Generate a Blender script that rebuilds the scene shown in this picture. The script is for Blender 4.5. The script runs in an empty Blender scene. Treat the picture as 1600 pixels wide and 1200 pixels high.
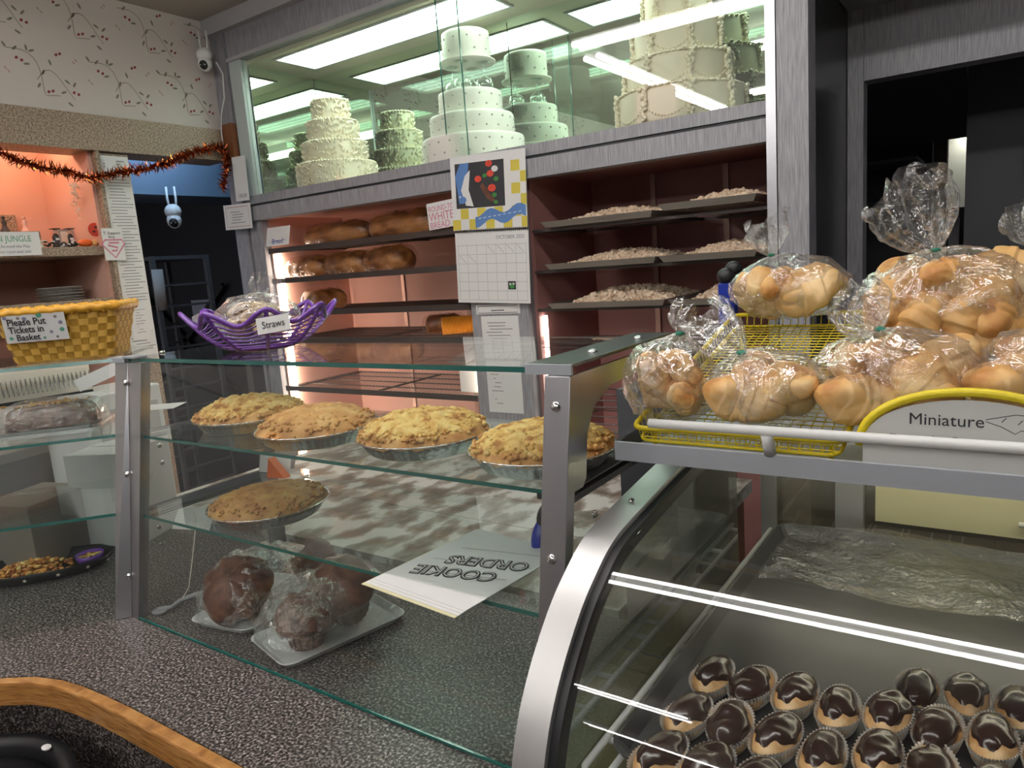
import bpy, bmesh, math, random
from mathutils import Vector, Matrix, noise, Euler
R = math.radians
PI = math.pi
sc = bpy.context.scene
COL = sc.collection

# ------------------------------------------------------------------ camera
def setup_camera():
    yaw, pitch, roll, f = R(34.89), R(9.52), R(-4.34), 1122.6
    fw = Vector((-math.sin(yaw)*math.cos(pitch), math.cos(yaw)*math.cos(pitch), -math.sin(pitch)))
    rt = Vector((math.cos(yaw), math.sin(yaw), 0))
    up = rt.cross(fw)
    r2 = rt*math.cos(roll) + up*math.sin(roll)
    u2 = -rt*math.sin(roll) + up*math.cos(roll)
    cam = bpy.data.cameras.new('camera')
    o = bpy.data.objects.new('camera', cam)
    COL.objects.link(o)
    m = Matrix((r2, u2, -fw)).transposed().to_4x4()
    m.translation = Vector((0, 0, 1.6))
    o.matrix_world = m
    cam.sensor_fit = 'HORIZONTAL'
    cam.sensor_width = 36
    cam.lens = f/1600*36
    cam.clip_start = 0.02
    sc.camera = o
setup_camera()

# ------------------------------------------------------------------ view + world
sc.view_settings.view_transform = 'Standard'
sc.view_settings.look = 'None'
sc.view_settings.gamma = 1
sc.view_settings.use_curve_mapping = False
sc.view_settings.exposure = 0.55
sc.cycles.max_bounces = 10
sc.cycles.transparent_max_bounces = 40
sc.cycles.glossy_bounces = 7
sc.cycles.diffuse_bounces = 4
sc.cycles.caustics_reflective = False
sc.cycles.caustics_refractive = False
sc.cycles.sample_clamp_indirect = 4
w = bpy.data.worlds.new('world')
sc.world = w
w.use_nodes = True
w.node_tree.nodes['Background'].inputs[0].default_value = (0.9, 0.92, 1, 1)
w.node_tree.nodes['Background'].inputs[1].default_value = 0.25
TUBE = 18.0        # store ceiling tubes
CASE = 7.5         # showcase ceiling diffusers
BAY = 24.0         # shelf bay tubes

# ------------------------------------------------------------------ materials
def newmat(name):
    m = bpy.data.materials.new(name)
    m.use_nodes = True
    nt = m.node_tree
    return m, nt, nt.nodes['Principled BSDF']
def coords(nt, scale=(1, 1, 1)):
    tc = nt.nodes.new('ShaderNodeTexCoord')
    mp = nt.nodes.new('ShaderNodeMapping')
    mp.inputs['Scale'].default_value = scale
    nt.links.new(tc.outputs['Object'], mp.inputs['Vector'])
    return mp.outputs['Vector']
def ramp(nt, fac, stops):
    r = nt.nodes.new('ShaderNodeValToRGB')
    el = r.color_ramp.elements
    while len(el) < len(stops): el.new(0.5)
    for e, (p, c) in zip(el, stops):
        e.position = p
        e.color = (*c, 1)
    nt.links.new(fac, r.inputs['Fac'])
    return r.outputs['Color']
def M(name, c, rough=0.5, metal=0.0, tex=None, bump=None, spec=None, coat=0, sss=0):
    """tex = (noise scale, stretch, [(pos, colour)...], detail); bump = (scale, strength, stretch)"""
    m, nt, b = newmat(name)
    b.inputs['Base Color'].default_value = (*c, 1)
    b.inputs['Roughness'].default_value = rough
    b.inputs['Metallic'].default_value = metal
    if spec is not None: b.inputs['Specular IOR Level'].default_value = spec
    if coat:
        b.inputs['Coat Weight'].default_value = coat
        b.inputs['Coat Roughness'].default_value = 0.1
    if sss:
        b.inputs['Subsurface Weight'].default_value = sss
        b.inputs['Subsurface Radius'].default_value = (0.01, 0.006, 0.003)
        b.inputs['Subsurface Scale'].default_value = 1
    if tex:
        n = nt.nodes.new('ShaderNodeTexNoise')
        n.inputs['Scale'].default_value = tex[0]
        n.inputs['Detail'].default_value = tex[3] if len(tex) > 3 else 4
        nt.links.new(coords(nt, tex[1]), n.inputs['Vector'])
        nt.links.new(ramp(nt, n.outputs['Fac'], tex[2]), b.inputs['Base Color'])
    if bump:
        n = nt.nodes.new('ShaderNodeTexNoise')
        n.inputs['Scale'].default_value = bump[0]
        n.inputs['Detail'].default_value = 4
        nt.links.new(coords(nt, bump[2] if len(bump) > 2 else (1, 1, 1)), n.inputs['Vector'])
        bp = nt.nodes.new('ShaderNodeBump')
        bp.inputs['Strength'].default_value = bump[1]
        bp.inputs['Distance'].default_value = 0.002
        nt.links.new(n.outputs['Fac'], bp.inputs['Height'])
        nt.links.new(bp.outputs['Normal'], b.inputs['Normal'])
    return m
def clear(name, tint, base, rough=0.0, haze=0.0, bump=None, hazecol=(1, 1, 1), power=4.0, top=0.9, dist=0.004, distort=1.2):
    """thin clear sheet: see-through tint, mirror part grows at grazing angles, a little milky haze"""
    m, nt, b = newmat(name)
    nt.nodes.remove(b)
    out = nt.nodes['Material Output']
    tr = nt.nodes.new('ShaderNodeBsdfTransparent')
    tr.inputs[0].default_value = (*tint, 1)
    gl = nt.nodes.new('ShaderNodeBsdfGlossy')
    gl.inputs['Roughness'].default_value = rough
    gl.inputs['Color'].default_value = (1, 1, 1, 1)
    lw = nt.nodes.new('ShaderNodeLayerWeight')
    lw.inputs['Blend'].default_value = 0.5
    pw = nt.nodes.new('ShaderNodeMath'); pw.operation = 'POWER'; pw.inputs[1].default_value = power
    nt.links.new(lw.outputs['Facing'], pw.inputs[0])
    mr = nt.nodes.new('ShaderNodeMapRange')
    mr.inputs['To Min'].default_value = base
    mr.inputs['To Max'].default_value = top
    nt.links.new(pw.outputs[0], mr.inputs['Value'])
    mx = nt.nodes.new('ShaderNodeMixShader')
    nt.links.new(mr.outputs[0], mx.inputs[0])
    nt.links.new(tr.outputs[0], mx.inputs[1])
    nt.links.new(gl.outputs[0], mx.inputs[2])
    last = mx.outputs[0]
    if bump:
        vec = coords(nt, (1, 1, 1))
        n = nt.nodes.new('ShaderNodeTexNoise')
        n.inputs['Scale'].default_value = bump[0]
        n.inputs['Detail'].default_value = 3
        n.inputs['Distortion'].default_value = distort
        nt.links.new(vec, n.inputs['Vector'])
        bp = nt.nodes.new('ShaderNodeBump')
        bp.inputs['Strength'].default_value = bump[1]
        bp.inputs['Distance'].default_value = dist
        nt.links.new(n.outputs['Fac'], bp.inputs['Height'])
        nt.links.new(bp.outputs['Normal'], gl.inputs['Normal'])
        nt.links.new(bp.outputs['Normal'], lw.inputs['Normal'])
    if haze:
        df = nt.nodes.new('ShaderNodeBsdfDiffuse')
        df.inputs[0].default_value = (*hazecol, 1)
        m2 = nt.nodes.new('ShaderNodeMixShader')
        m2.inputs[0].default_value = haze
        nt.links.new(last, m2.inputs[1])
        nt.links.new(df.outputs[0], m2.inputs[2])
        last = m2.outputs[0]
    nt.links.new(last, out.inputs['Surface'])
    return m
def emit(name, c, s):
    m, nt, b = newmat(name)
    b.inputs['Base Color'].default_value = (*c, 1)
    b.inputs['Emission Color'].default_value = (*c, 1)
    b.inputs['Emission Strength'].default_value = s
    return m

m_tube = emit('tube_light', (1, 0.98, 0.95), TUBE)
m_diff = emit('diffuser', (0.86, 1.0, 0.92), CASE)
m_bay = emit('bay_tube', (1, 0.83, 0.66), BAY)
m_white = M('white_metal', (0.75, 0.75, 0.74), 0.4)
m_paper = M('paper', (0.8, 0.79, 0.78), 0.8)
m_paperp = M('pink_paper', (0.82, 0.55, 0.58), 0.8)
m_creampaper = M('cream_paper', (0.78, 0.72, 0.6), 0.8)
m_ink = M('ink', (0.03, 0.03, 0.035), 0.7)
m_grink = M('grey_ink', (0.25, 0.25, 0.28), 0.7)
m_pkink = M('pink_ink', (0.65, 0.22, 0.32), 0.7)
m_rdink = M('red_ink', (0.45, 0.06, 0.08), 0.7)
m_grnink = M('green_ink', (0.12, 0.38, 0.25), 0.7)
m_speck = M('speckled_laminate', (0.1, 0.09, 0.09), 0.32, tex=(210, (1, 1, 1), [(0.36, (0.013, 0.010, 0.010)), (0.47, (0.05, 0.041, 0.038)), (0.58, (0.19, 0.165, 0.155)), (0.7, (0.48, 0.43, 0.41))], 3), spec=0.4)
m_grain = M('grey_woodgrain', (0.3, 0.3, 0.33), 0.45, tex=(110, (2.4, 2.4, 0.12), [(0.3, (0.20, 0.195, 0.215)), (0.5, (0.30, 0.295, 0.32)), (0.7, (0.39, 0.385, 0.41))], 5))
m_beam = M('beam_laminate', (0.35, 0.28, 0.22), 0.5, tex=(150, (1, 1, 1), [(0.33, (0.15, 0.10, 0.07)), (0.5, (0.32, 0.24, 0.175)), (0.66, (0.47, 0.375, 0.28))], 4))
m_wallp = M('wallpaper', (0.66, 0.6, 0.56), 0.85)
m_ceil = M('ceiling_paint', (0.42, 0.38, 0.34), 0.9)
m_trim = M('trim_paint', (0.42, 0.41, 0.43), 0.6)
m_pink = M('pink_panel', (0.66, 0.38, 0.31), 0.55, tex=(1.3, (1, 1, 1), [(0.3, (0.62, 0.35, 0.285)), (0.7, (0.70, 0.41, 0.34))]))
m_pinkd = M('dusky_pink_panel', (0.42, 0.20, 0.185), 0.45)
m_niche = M('niche_pink', (0.72, 0.42, 0.33), 0.6)
m_steel = M('brushed_steel', (0.5, 0.5, 0.53), 0.3, 1.0, bump=(120, 0.12, (1, 1, 0.02)))
m_steelx = M('brushed_steel_flat', (0.50, 0.53, 0.58), 0.5, 0.45, bump=(120, 0.1, (0.02, 1, 1)))
m_alu = M('satin_aluminium', (0.62, 0.61, 0.61), 0.45, 0.85, bump=(90, 0.06))
m_steeld = M('dark_steel', (0.12, 0.12, 0.13), 0.3, 0.9, bump=(60, 0.1, (1, 1, 0.03)))
m_chrome = M('screw_steel', (0.7, 0.7, 0.7), 0.15, 1.0)
m_wiredk = M('dark_wire', (0.09, 0.075, 0.07), 0.4, 0.6)
m_black = M('black_plastic', (0.012, 0.012, 0.014), 0.45)
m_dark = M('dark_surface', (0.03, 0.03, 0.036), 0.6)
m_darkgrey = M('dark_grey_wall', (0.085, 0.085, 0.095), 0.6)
m_blueg = M('blue_grey_soffit', (0.16, 0.22, 0.3), 0.8)
m_oak = M('oak', (0.5, 0.24, 0.07), 0.35, tex=(22, (1.2, 1.2, 14), [(0.3, (0.26, 0.1, 0.02)), (0.5, (0.48, 0.22, 0.06)), (0.7, (0.62, 0.33, 0.12))], 5), coat=0.3)
m_brownwood = M('brown_wood', (0.2, 0.07, 0.025), 0.5)
m_floor = M('floor_tile', (0.12, 0.09, 0.08), 0.5, tex=(40, (1, 1, 1), [(0.35, (0.07, 0.05, 0.045)), (0.65, (0.17, 0.13, 0.115))]))
m_store = M('store_wall', (0.20, 0.20, 0.2), 0.8)
m_flour = M('floured_table', (0.3, 0.25, 0.2), 0.6, tex=(11, (1.3, .8, 1), [(0.40, (0.16, 0.12, 0.09)), (0.5, (0.33, 0.29, 0.25)), (0.56, (0.62, 0.6, 0.57))], 7))
m_glass = clear('pane_glass', (0.95, 0.985, 0.972), 0.04, haze=0.006, power=5)
m_front = clear('front_glass', (0.97, 0.99, 0.985), 0.03, haze=0.003, top=0.8, power=5)
m_curve = clear('curved_glass', (0.96, 0.98, 0.97), 0.055, haze=0.003, top=0.8, power=5)
m_wrap = clear('loaf_wrap', (0.97, 0.95, 0.93), 0.03, rough=0.12, bump=(40, 0.8), power=2.6, top=0.4)
m_case = clear('showcase_glass', (0.97, 1.0, 0.975), 0.045, haze=0.015, power=5)
m_side = clear('end_glass', (0.72, 0.78, 0.74), 0.16, haze=0.015, power=3)
m_edge = M('glass_edge', (0.012, 0.13, 0.11), 0.12, spec=0.8)
m_mirror = M('mirror', (0.76, 0.90, 0.77), 0.0, 1.0)
m_bag = clear('plastic_bag', (0.985, 0.985, 0.985), 0.10, rough=0.09, haze=0.03, bump=(22, 0.8), power=1.3, top=0.7, dist=0.010, distort=2.6)
m_film = clear('cling_film', (0.98, 0.98, 0.98), 0.16, rough=0.05, haze=0.015, bump=(30, 1.0), power=1.6, top=0.5, dist=0.01, distort=2.4)
m_choc = M('chocolate', (0.028, 0.010, 0.007), 0.22, bump=(90, 0.25), coat=0.2)
m_choux = M('choux', (0.62, 0.38, 0.19), 0.6, tex=(34, (1, 1, 1), [(0.38, (0.48, 0.24, 0.08)), (0.52, (0.66, 0.42, 0.20)), (0.66, (0.78, 0.56, 0.33))], 6), bump=(130, 0.5))
m_cup = M('paper_cup', (0.66, 0.62, 0.57), 0.8)
m_roll = M('baked_roll', (0.6, 0.3, 0.1), 0.5, tex=(13, (1, 1, 1), [(0.36, (0.48, 0.20, 0.05)), (0.47, (0.70, 0.40, 0.14)), (0.62, (0.82, 0.58, 0.30))], 6), bump=(60, 0.4), sss=0.1)
m_loaf = M('bread_crust', (0.3, 0.12, 0.04), 0.5, tex=(20, (0.3, 1, 1), [(0.38, (0.13, 0.042, 0.012)), (0.52, (0.28, 0.11, 0.03)), (0.68, (0.48, 0.23, 0.08))]), bump=(50, 0.5))
m_crumb = M('crumb_top', (0.7, 0.42, 0.12), 0.75, tex=(44, (1, 1, 1), [(0.36, (0.42, 0.17, 0.03)), (0.48, (0.72, 0.43, 0.12)), (0.64, (0.84, 0.62, 0.24))], 6), bump=(220, 0.6))
m_crust = M('pie_crust', (0.62, 0.3, 0.09), 0.6, tex=(30, (1, 1, 1), [(0.3, (0.42, 0.16, 0.035)), (0.5, (0.62, 0.31, 0.09)), (0.7, (0.74, 0.45, 0.17))], 5), bump=(150, 0.5))
m_crustb = M('browned_crust', (0.45, 0.22, 0.06), 0.55, tex=(26, (1, 1, 1), [(0.3, (0.30, 0.11, 0.02)), (0.5, (0.46, 0.24, 0.07)), (0.72, (0.50, 0.33, 0.11))], 5), bump=(120, 0.5))
m_berry = M('berry_filling', (0.05, 0.008, 0.012), 0.25)
m_foil = M('foil', (0.78, 0.78, 0.78), 0.22, 1.0, bump=(140, 0.4))
m_icing = M('ivory_icing', (0.80, 0.72, 0.56), 0.55, bump=(60, 0.2))
m_iceflow = M('piped_icing', (0.83, 0.75, 0.58), 0.5)
m_icew = M('white_icing', (0.84, 0.82, 0.74), 0.55, bump=(60, 0.2))
m_icedark = M('pearl_dots', (0.5, 0.48, 0.43), 0.3)
m_purple = M('purple_plastic', (0.17, 0.055, 0.36), 0.25, spec=0.7)
m_yellow = M('yellow_wire', (0.78, 0.62, 0.02), 0.35)
m_wick = M('wicker_gold', (0.75, 0.45, 0.09), 0.5)
m_wickd = M('wicker_brown', (0.50, 0.27, 0.03), 0.5)
m_wickr = M('wicker_orange', (0.72, 0.36, 0.03), 0.4)
m_muf = M('muffin_brown', (0.16, 0.06, 0.03), 0.5, tex=(40, (1, 1, 1), [(0.35, (0.09, 0.028, 0.014)), (0.65, (0.19, 0.072, 0.038))]), bump=(90, 0.5))
m_mufc = M('muffin_wrapper', (0.14, 0.06, 0.03), 0.7)
m_foam = M('foam_tray', (0.88, 0.88, 0.88), 0.5)
m_pan = M('dark_pan', (0.07, 0.07, 0.072), 0.38, 0.3)
m_sheet = M('sheet_pan', (0.36, 0.33, 0.3), 0.4, 0.8)
m_crout = M('crouton', (0.72, 0.55, 0.4), 0.8, tex=(60, (1, 1, 1), [(0.3, (0.55, 0.36, 0.22)), (0.6, (0.80, 0.65, 0.5))]))
m_orange = M('orange_wrapper', (0.75, 0.3, 0.02), 0.45)
m_orangep = M('orange_plastic', (0.85, 0.16, 0.03), 0.4)
m_blue = M('blue_plastic', (0.01, 0.03, 0.30), 0.3)
m_ltblue = M('calendar_blue', (0.10, 0.22, 0.50), 0.7)
m_calyel = M('calendar_yellow', (0.66, 0.54, 0.08), 0.7)
m_red = M('red', (0.65, 0.06, 0.03), 0.5)
m_green = M('green', (0.05, 0.25, 0.05), 0.5)
m_tins = M('copper_tinsel', (0.26, 0.05, 0.015), 0.25, 0.9)
m_tins2 = M('bright_tinsel', (0.75, 0.26, 0.07), 0.2, 1.0)
m_leaf = M('wallpaper_leaf', (0.22, 0.22, 0.17), 0.9)
m_vine = M('wallpaper_vine', (0.30, 0.25, 0.19), 0.9)
m_berryp = M('wallpaper_cherry', (0.28, 0.06, 0.05), 0.9)
m_blush = M('wallpaper_blush', (0.52, 0.36, 0.30), 0.9)
m_cream = M('cream_liner', (0.62, 0.58, 0.36), 0.6)
m_greyplast = M('grey_plastic', (0.33, 0.33, 0.34), 0.5)
m_box = M('pale_box', (0.5, 0.5, 0.49), 0.7)
m_cardb = M('taupe_card', (0.26, 0.22, 0.19), 0.7)
m_kraft = M('kraft', (0.6, 0.42, 0.25), 0.8)
m_skin = M('figurine_face', (0.6, 0.35, 0.25), 0.6)
m_pearl = M('pearly_plastic', (0.9, 0.82, 0.7), 0.3)

# ------------------------------------------------------------------ mesh helpers
class MB:
    def __init__(s): s.v = []; s.f = []; s.m = []
    def add(s, vs, fs, mi=0):
        b = len(s.v)
        s.v += [tuple(v) for v in vs]
        s.f += [tuple(b+i for i in f) for f in fs]
        s.m += [mi]*len(fs)
        return s
    def box(s, a, b, mi=0):
        x0, y0, z0 = a; x1, y1, z1 = b
        vs = [(x0,y0,z0),(x1,y0,z0),(x1,y1,z0),(x0,y1,z0),(x0,y0,z1),(x1,y0,z1),(x1,y1,z1),(x0,y1,z1)]
        return s.add(vs, [(0,3,2,1),(4,5,6,7),(0,1,5,4),(1,2,6,5),(2,3,7,6),(3,0,4,7)], mi)
    def obox(s, c, ax, ay, az, mi=0):
        """box with centre and three half-axis vectors"""
        c = Vector(c); ax = Vector(ax); ay = Vector(ay); az = Vector(az)
        vs = [c+i*ax+j*ay+k*az for k in (-1, 1) for j in (-1, 1) for i in (-1, 1)]
        return s.add(vs, [(0,2,3,1),(4,5,7,6),(0,1,5,4),(2,6,7,3),(1,3,7,5),(0,4,6,2)], mi)
    def prism(s, poly, z0, z1, mi=0):
        n = len(poly)
        vs = [(x, y, z0) for x, y in poly]+[(x, y, z1) for x, y in poly]
        fs = [tuple(range(n-1, -1, -1)), tuple(range(n, 2*n))]+[(i, (i+1) % n, n+(i+1) % n, n+i) for i in range(n)]
        return s.add(vs, fs, mi)
    def yz(s, poly, x0, x1, mi=0):
        n = len(poly)
        vs = [(x0, y, z) for y, z in poly]+[(x1, y, z) for y, z in poly]
        fs = [tuple(range(n-1, -1, -1)), tuple(range(n, 2*n))]+[(i, (i+1) % n, n+(i+1) % n, n+i) for i in range(n)]
        return s.add(vs, fs, mi)
    def tube(s, pts, r, n=6, closed=False, mi=0, caps=True):
        pts = [Vector(p) for p in pts]
        N = len(pts)
        rr = r if isinstance(r, (list, tuple)) else [r]*N
        prev = None
        vs = []
        for i, p in enumerate(pts):
            if closed: t = pts[(i+1) % N]-pts[i-1]
            else: t = pts[min(i+1, N-1)]-pts[max(i-1, 0)]
            if t.length < 1e-9: t = Vector((0, 0, 1))
            t.normalize()
            if prev is None:
                a = Vector((0, 0, 1)) if abs(t.z) < 0.9 else Vector((1, 0, 0))
                u = t.cross(a).normalized()
            else:
                u = (prev-t*prev.dot(t))
                u = u.normalized() if u.length > 1e-6 else t.orthogonal().normalized()
            prev = u
            v = t.cross(u)
            for k in range(n):
                an = 2*PI*k/n
                vs.append(p+(u*math.cos(an)+v*math.sin(an))*rr[i])
        fs = []
        for i in range(N if closed else N-1):
            a = i*n; b = ((i+1) % N)*n
            for k in range(n):
                fs.append((a+k, a+(k+1) % n, b+(k+1) % n, b+k))
        if caps and not closed:
            fs.append(tuple(range(n-1, -1, -1)))
            fs.append(tuple((N-1)*n+k for k in range(n)))
        return s.add(vs, fs, mi)
    def lathe(s, prof, n=24, c=(0, 0, 0), mi=0, fn=None, sx=1, sy=1):
        """prof = [(r,z)...]; fn(angle, r, z) -> (r,z)"""
        vs = []
        for r, z in prof:
            for k in range(n):
                a = 2*PI*k/n
                q, h = fn(a, r, z) if fn else (r, z)
                vs.append((c[0]+q*math.cos(a)*sx, c[1]+q*math.sin(a)*sy, c[2]+h))
        fs = []
        for i in range(len(prof)-1):
            for k in range(n):
                fs.append((i*n+k, i*n+(k+1) % n, (i+1)*n+(k+1) % n, (i+1)*n+k))
        if prof[0][0] > 1e-5 : fs.append(tuple(range(n-1, -1, -1)))
        if prof[-1][0] > 1e-5: fs.append(tuple((len(prof)-1)*n+k for k in range(n)))
        return s.add(vs, fs, mi)
    def ball(s, c, r, n=8, m=5, rot=None, mi=0):
        """ellipsoid, r = (rx, ry, rz)"""
        if not isinstance(r, (tuple, list)): r = (r, r, r)
        vs = []
        c = Vector(c)
        for i in range(m+1):
            th = PI*i/m
            for k in range(n):
                a = 2*PI*k/n
                v = Vector((r[0]*math.sin(th)*math.cos(a), r[1]*math.sin(th)*math.sin(a), r[2]*math.cos(th)))
                if rot is not None: v = rot @ v
                vs.append(c+v)
        fs = [(i*n+k, (i+1)*n+k, (i+1)*n+(k+1) % n, i*n+(k+1) % n) for i in range(m) for k in range(n)]
        return s.add(vs, fs, mi)
    def grid(s, fn, nu, nv, mi=0, wrapu=False):
        vs = [fn(i/nu, j/nv) for j in range(nv+1) for i in range(nu if wrapu else nu+1)]
        W = nu if wrapu else nu+1
        fs = [(j*W+i, j*W+(i+1) % W, (j+1)*W+(i+1) % W, (j+1)*W+i) for j in range(nv) for i in range(nu)]
        return s.add(vs, fs, mi)
    def build(s, name, mats, parent=None, smooth=False, bevel=0, loc=None):
        me = bpy.data.meshes.new(name)
        me.from_pydata(s.v, [], s.f)
        mats = mats if isinstance(mats, (list, tuple)) else [mats]
        for m in mats: me.materials.append(m)
        if len(mats) > 1: me.polygons.foreach_set('material_index', s.m)
        if smooth: me.polygons.foreach_set('use_smooth', [True]*len(me.polygons))
        me.validate()
        bm = bmesh.new(); bm.from_mesh(me)
        bmesh.ops.recalc_face_normals(bm, faces=bm.faces)
        bm.to_mesh(me); bm.free()
        me.update()
        o = bpy.data.objects.new(name, me)
        COL.objects.link(o)
        if parent is not None: o.parent = parent
        if loc is not None: o.location = loc
        if bevel:
            bv = o.modifiers.new('soft', 'BEVEL')
            bv.width = bevel; bv.segments = 2; bv.limit_method = 'ANGLE'; bv.angle_limit = R(40)
        return o
def tag(o, label=None, cat=None, group=None, kind=None):
    if label: o['label'] = label
    if cat: o['category'] = cat
    if group: o['group'] = group
    if kind: o['kind'] = kind
    return o
def thing(name, label, cat, loc=(0, 0, 0), rot=(0, 0, 0), group=None):
    o = bpy.data.objects.new(name, None)
    o.empty_display_size = 0.02
    COL.objects.link(o)
    o.location = loc
    o.rotation_euler = rot
    return tag(o, label, cat, group)
def copytree(o, loc, rot=None, label=None, parent=None, scale=None):
    c = o.copy()
    COL.objects.link(c)
    if parent is not None: c.parent = parent
    if loc is not None: c.location = loc
    if rot is not None: c.rotation_euler = rot
    if scale is not None: c.scale = scale
    if label: c['label'] = label
    for ch in o.children:
        copytree(ch, None, parent=c)
    return c
def st(o):
    o['kind'] = 'structure'
    return o
def textmesh(body, size, mat, parent, loc, rot=(0, 0, 0), align='LEFT', name='lettering', thick=0.0002, xs=1.0, bold=0.0):
    cu = bpy.data.curves.new('t', 'FONT')
    cu.body = body
    cu.size = size
    cu.align_x = align
    cu.extrude = thick
    cu.offset = bold
    cu.resolution_u = 3
    t = bpy.data.objects.new('t', cu)
    COL.objects.link(t)
    dg = bpy.context.evaluated_depsgraph_get()
    me = bpy.data.meshes.new_from_object(t.evaluated_get(dg))
    bpy.data.objects.remove(t)
    bpy.data.curves.remove(cu)
    me.name = name
    me.materials.clear()
    me.materials.append(mat)
    o = bpy.data.objects.new(name, me)
    COL.objects.link(o)
    if parent is not None: o.parent = parent
    o.location = loc
    o.rotation_euler = rot
    o.scale = (xs, 1, 1)
    return o
def stroke(mb, pts, wdt, z=0.0006, mi=0):
    """flat ribbon along 2-D points at height z"""
    P = [Vector((x, y, 0)) for x, y in pts]
    vs = []
    for i, p in enumerate(P):
        t = P[min(i+1, len(P)-1)]-P[max(i-1, 0)]
        n = Vector((-t.y, t.x, 0))
        n = n.normalized()*wdt/2 if n.length > 1e-9 else Vector((0, wdt/2, 0))
        vs += [(p.x+n.x, p.y+n.y, z), (p.x-n.x, p.y-n.y, z)]
    mb.add(vs, [(2*i, 2*i+1, 2*i+3, 2*i+2) for i in range(len(P)-1)], mi)
def frame_rot(right, up):
    """euler that maps local x->right, y->up, z->normal"""
    r = Vector(right).normalized(); u = Vector(up)
    u = (u-r*u.dot(r)).normalized()
    n = r.cross(u)
    return Matrix((r, u, n)).transposed().to_euler()
def sheet(name, label, cat, c, right, up, wd, ht, mat=None, parent=None, curl=0.0, thick=0.0006, group=None):
    mb = MB()
    nx = 8 if curl else 1
    def f(u, v): return ((u-0.5)*wd, (v-0.5)*ht, curl*math.sin(u*PI)*ht)
    vs = []
    for k in (0, 1):
        for j in range(2):
            for i in range(nx+1):
                x, y, z = f(i/nx, j)
                vs.append((x, y, z-k*thick))
    W = nx+1
    fs = []
    for i in range(nx):
        fs.append((i, i+1, W+i+1, W+i))
        b = 2*W
        fs.append((b+i+1, b+i, b+W+i, b+W+i+1))
        fs.append((i+1, i, b+i, b+i+1))
        fs.append((W+i, W+i+1, b+W+i+1, b+W+i))
    fs.append((0, W, 3*W, 2*W)); fs.append((W-1, 3*W-1, 4*W-1, 2*W-1))
    mb.add(vs, fs)
    o = mb.build(name, mat or m_paper, parent, smooth=bool(curl))
    o.location = c
    o.rotation_euler = frame_rot(right, up)
    if cat: tag(o, label, cat, group)
    return o
def lines(parent, rows, x0, x1, mat=None, wd=0.0012, seed=0, name='printed_lines', xj=0.0):
    mb = MB(); rnd = random.Random(seed)
    for y in rows:
        stroke(mb, [(x0+rnd.random()*xj, y), (x1-rnd.random()*xj*2, y)], wd)
    return mb.build(name, mat or m_ink, parent)
def N3(x, y, z, s): return noise.noise(Vector((x*s, y*s, z*s)))
def ridge(x, y, z, s): return (1-min(1, abs(N3(x, y, z, s))*2.2))**3

# ================================================================== SETTING
XW = -3.1   # left wall plane
st(MB().box((-6.5, -4.2, -0.05), (4.2, 9, 0)).build('floor', m_floor))
st(MB().box((-3.1, -4.2, 2.8), (4.2, 2.199, 2.86)).build('ceiling', m_ceil))
st(MB().box((-3.2, -4.2, 0), (4.2, -4.1, 2.8)).build('wall_front', m_store))
st(MB().box((4.1, -4.1, 0), (4.2, 2.75, 2.8)).build('wall_east', m_store))
# wallpapered wall with niche and doorway openings
wl = MB()
wl.box((-3.2, -4.1, 2.31), (XW, 2.4, 2.8))
wl.box((-3.2, -4.1, 0), (XW, 0.9, 2.31))
wl.box((-3.2, 0.9, 0), (XW, 1.6, 1.2))
wall_left = st(wl.build('wall_left', m_wallp))
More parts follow.
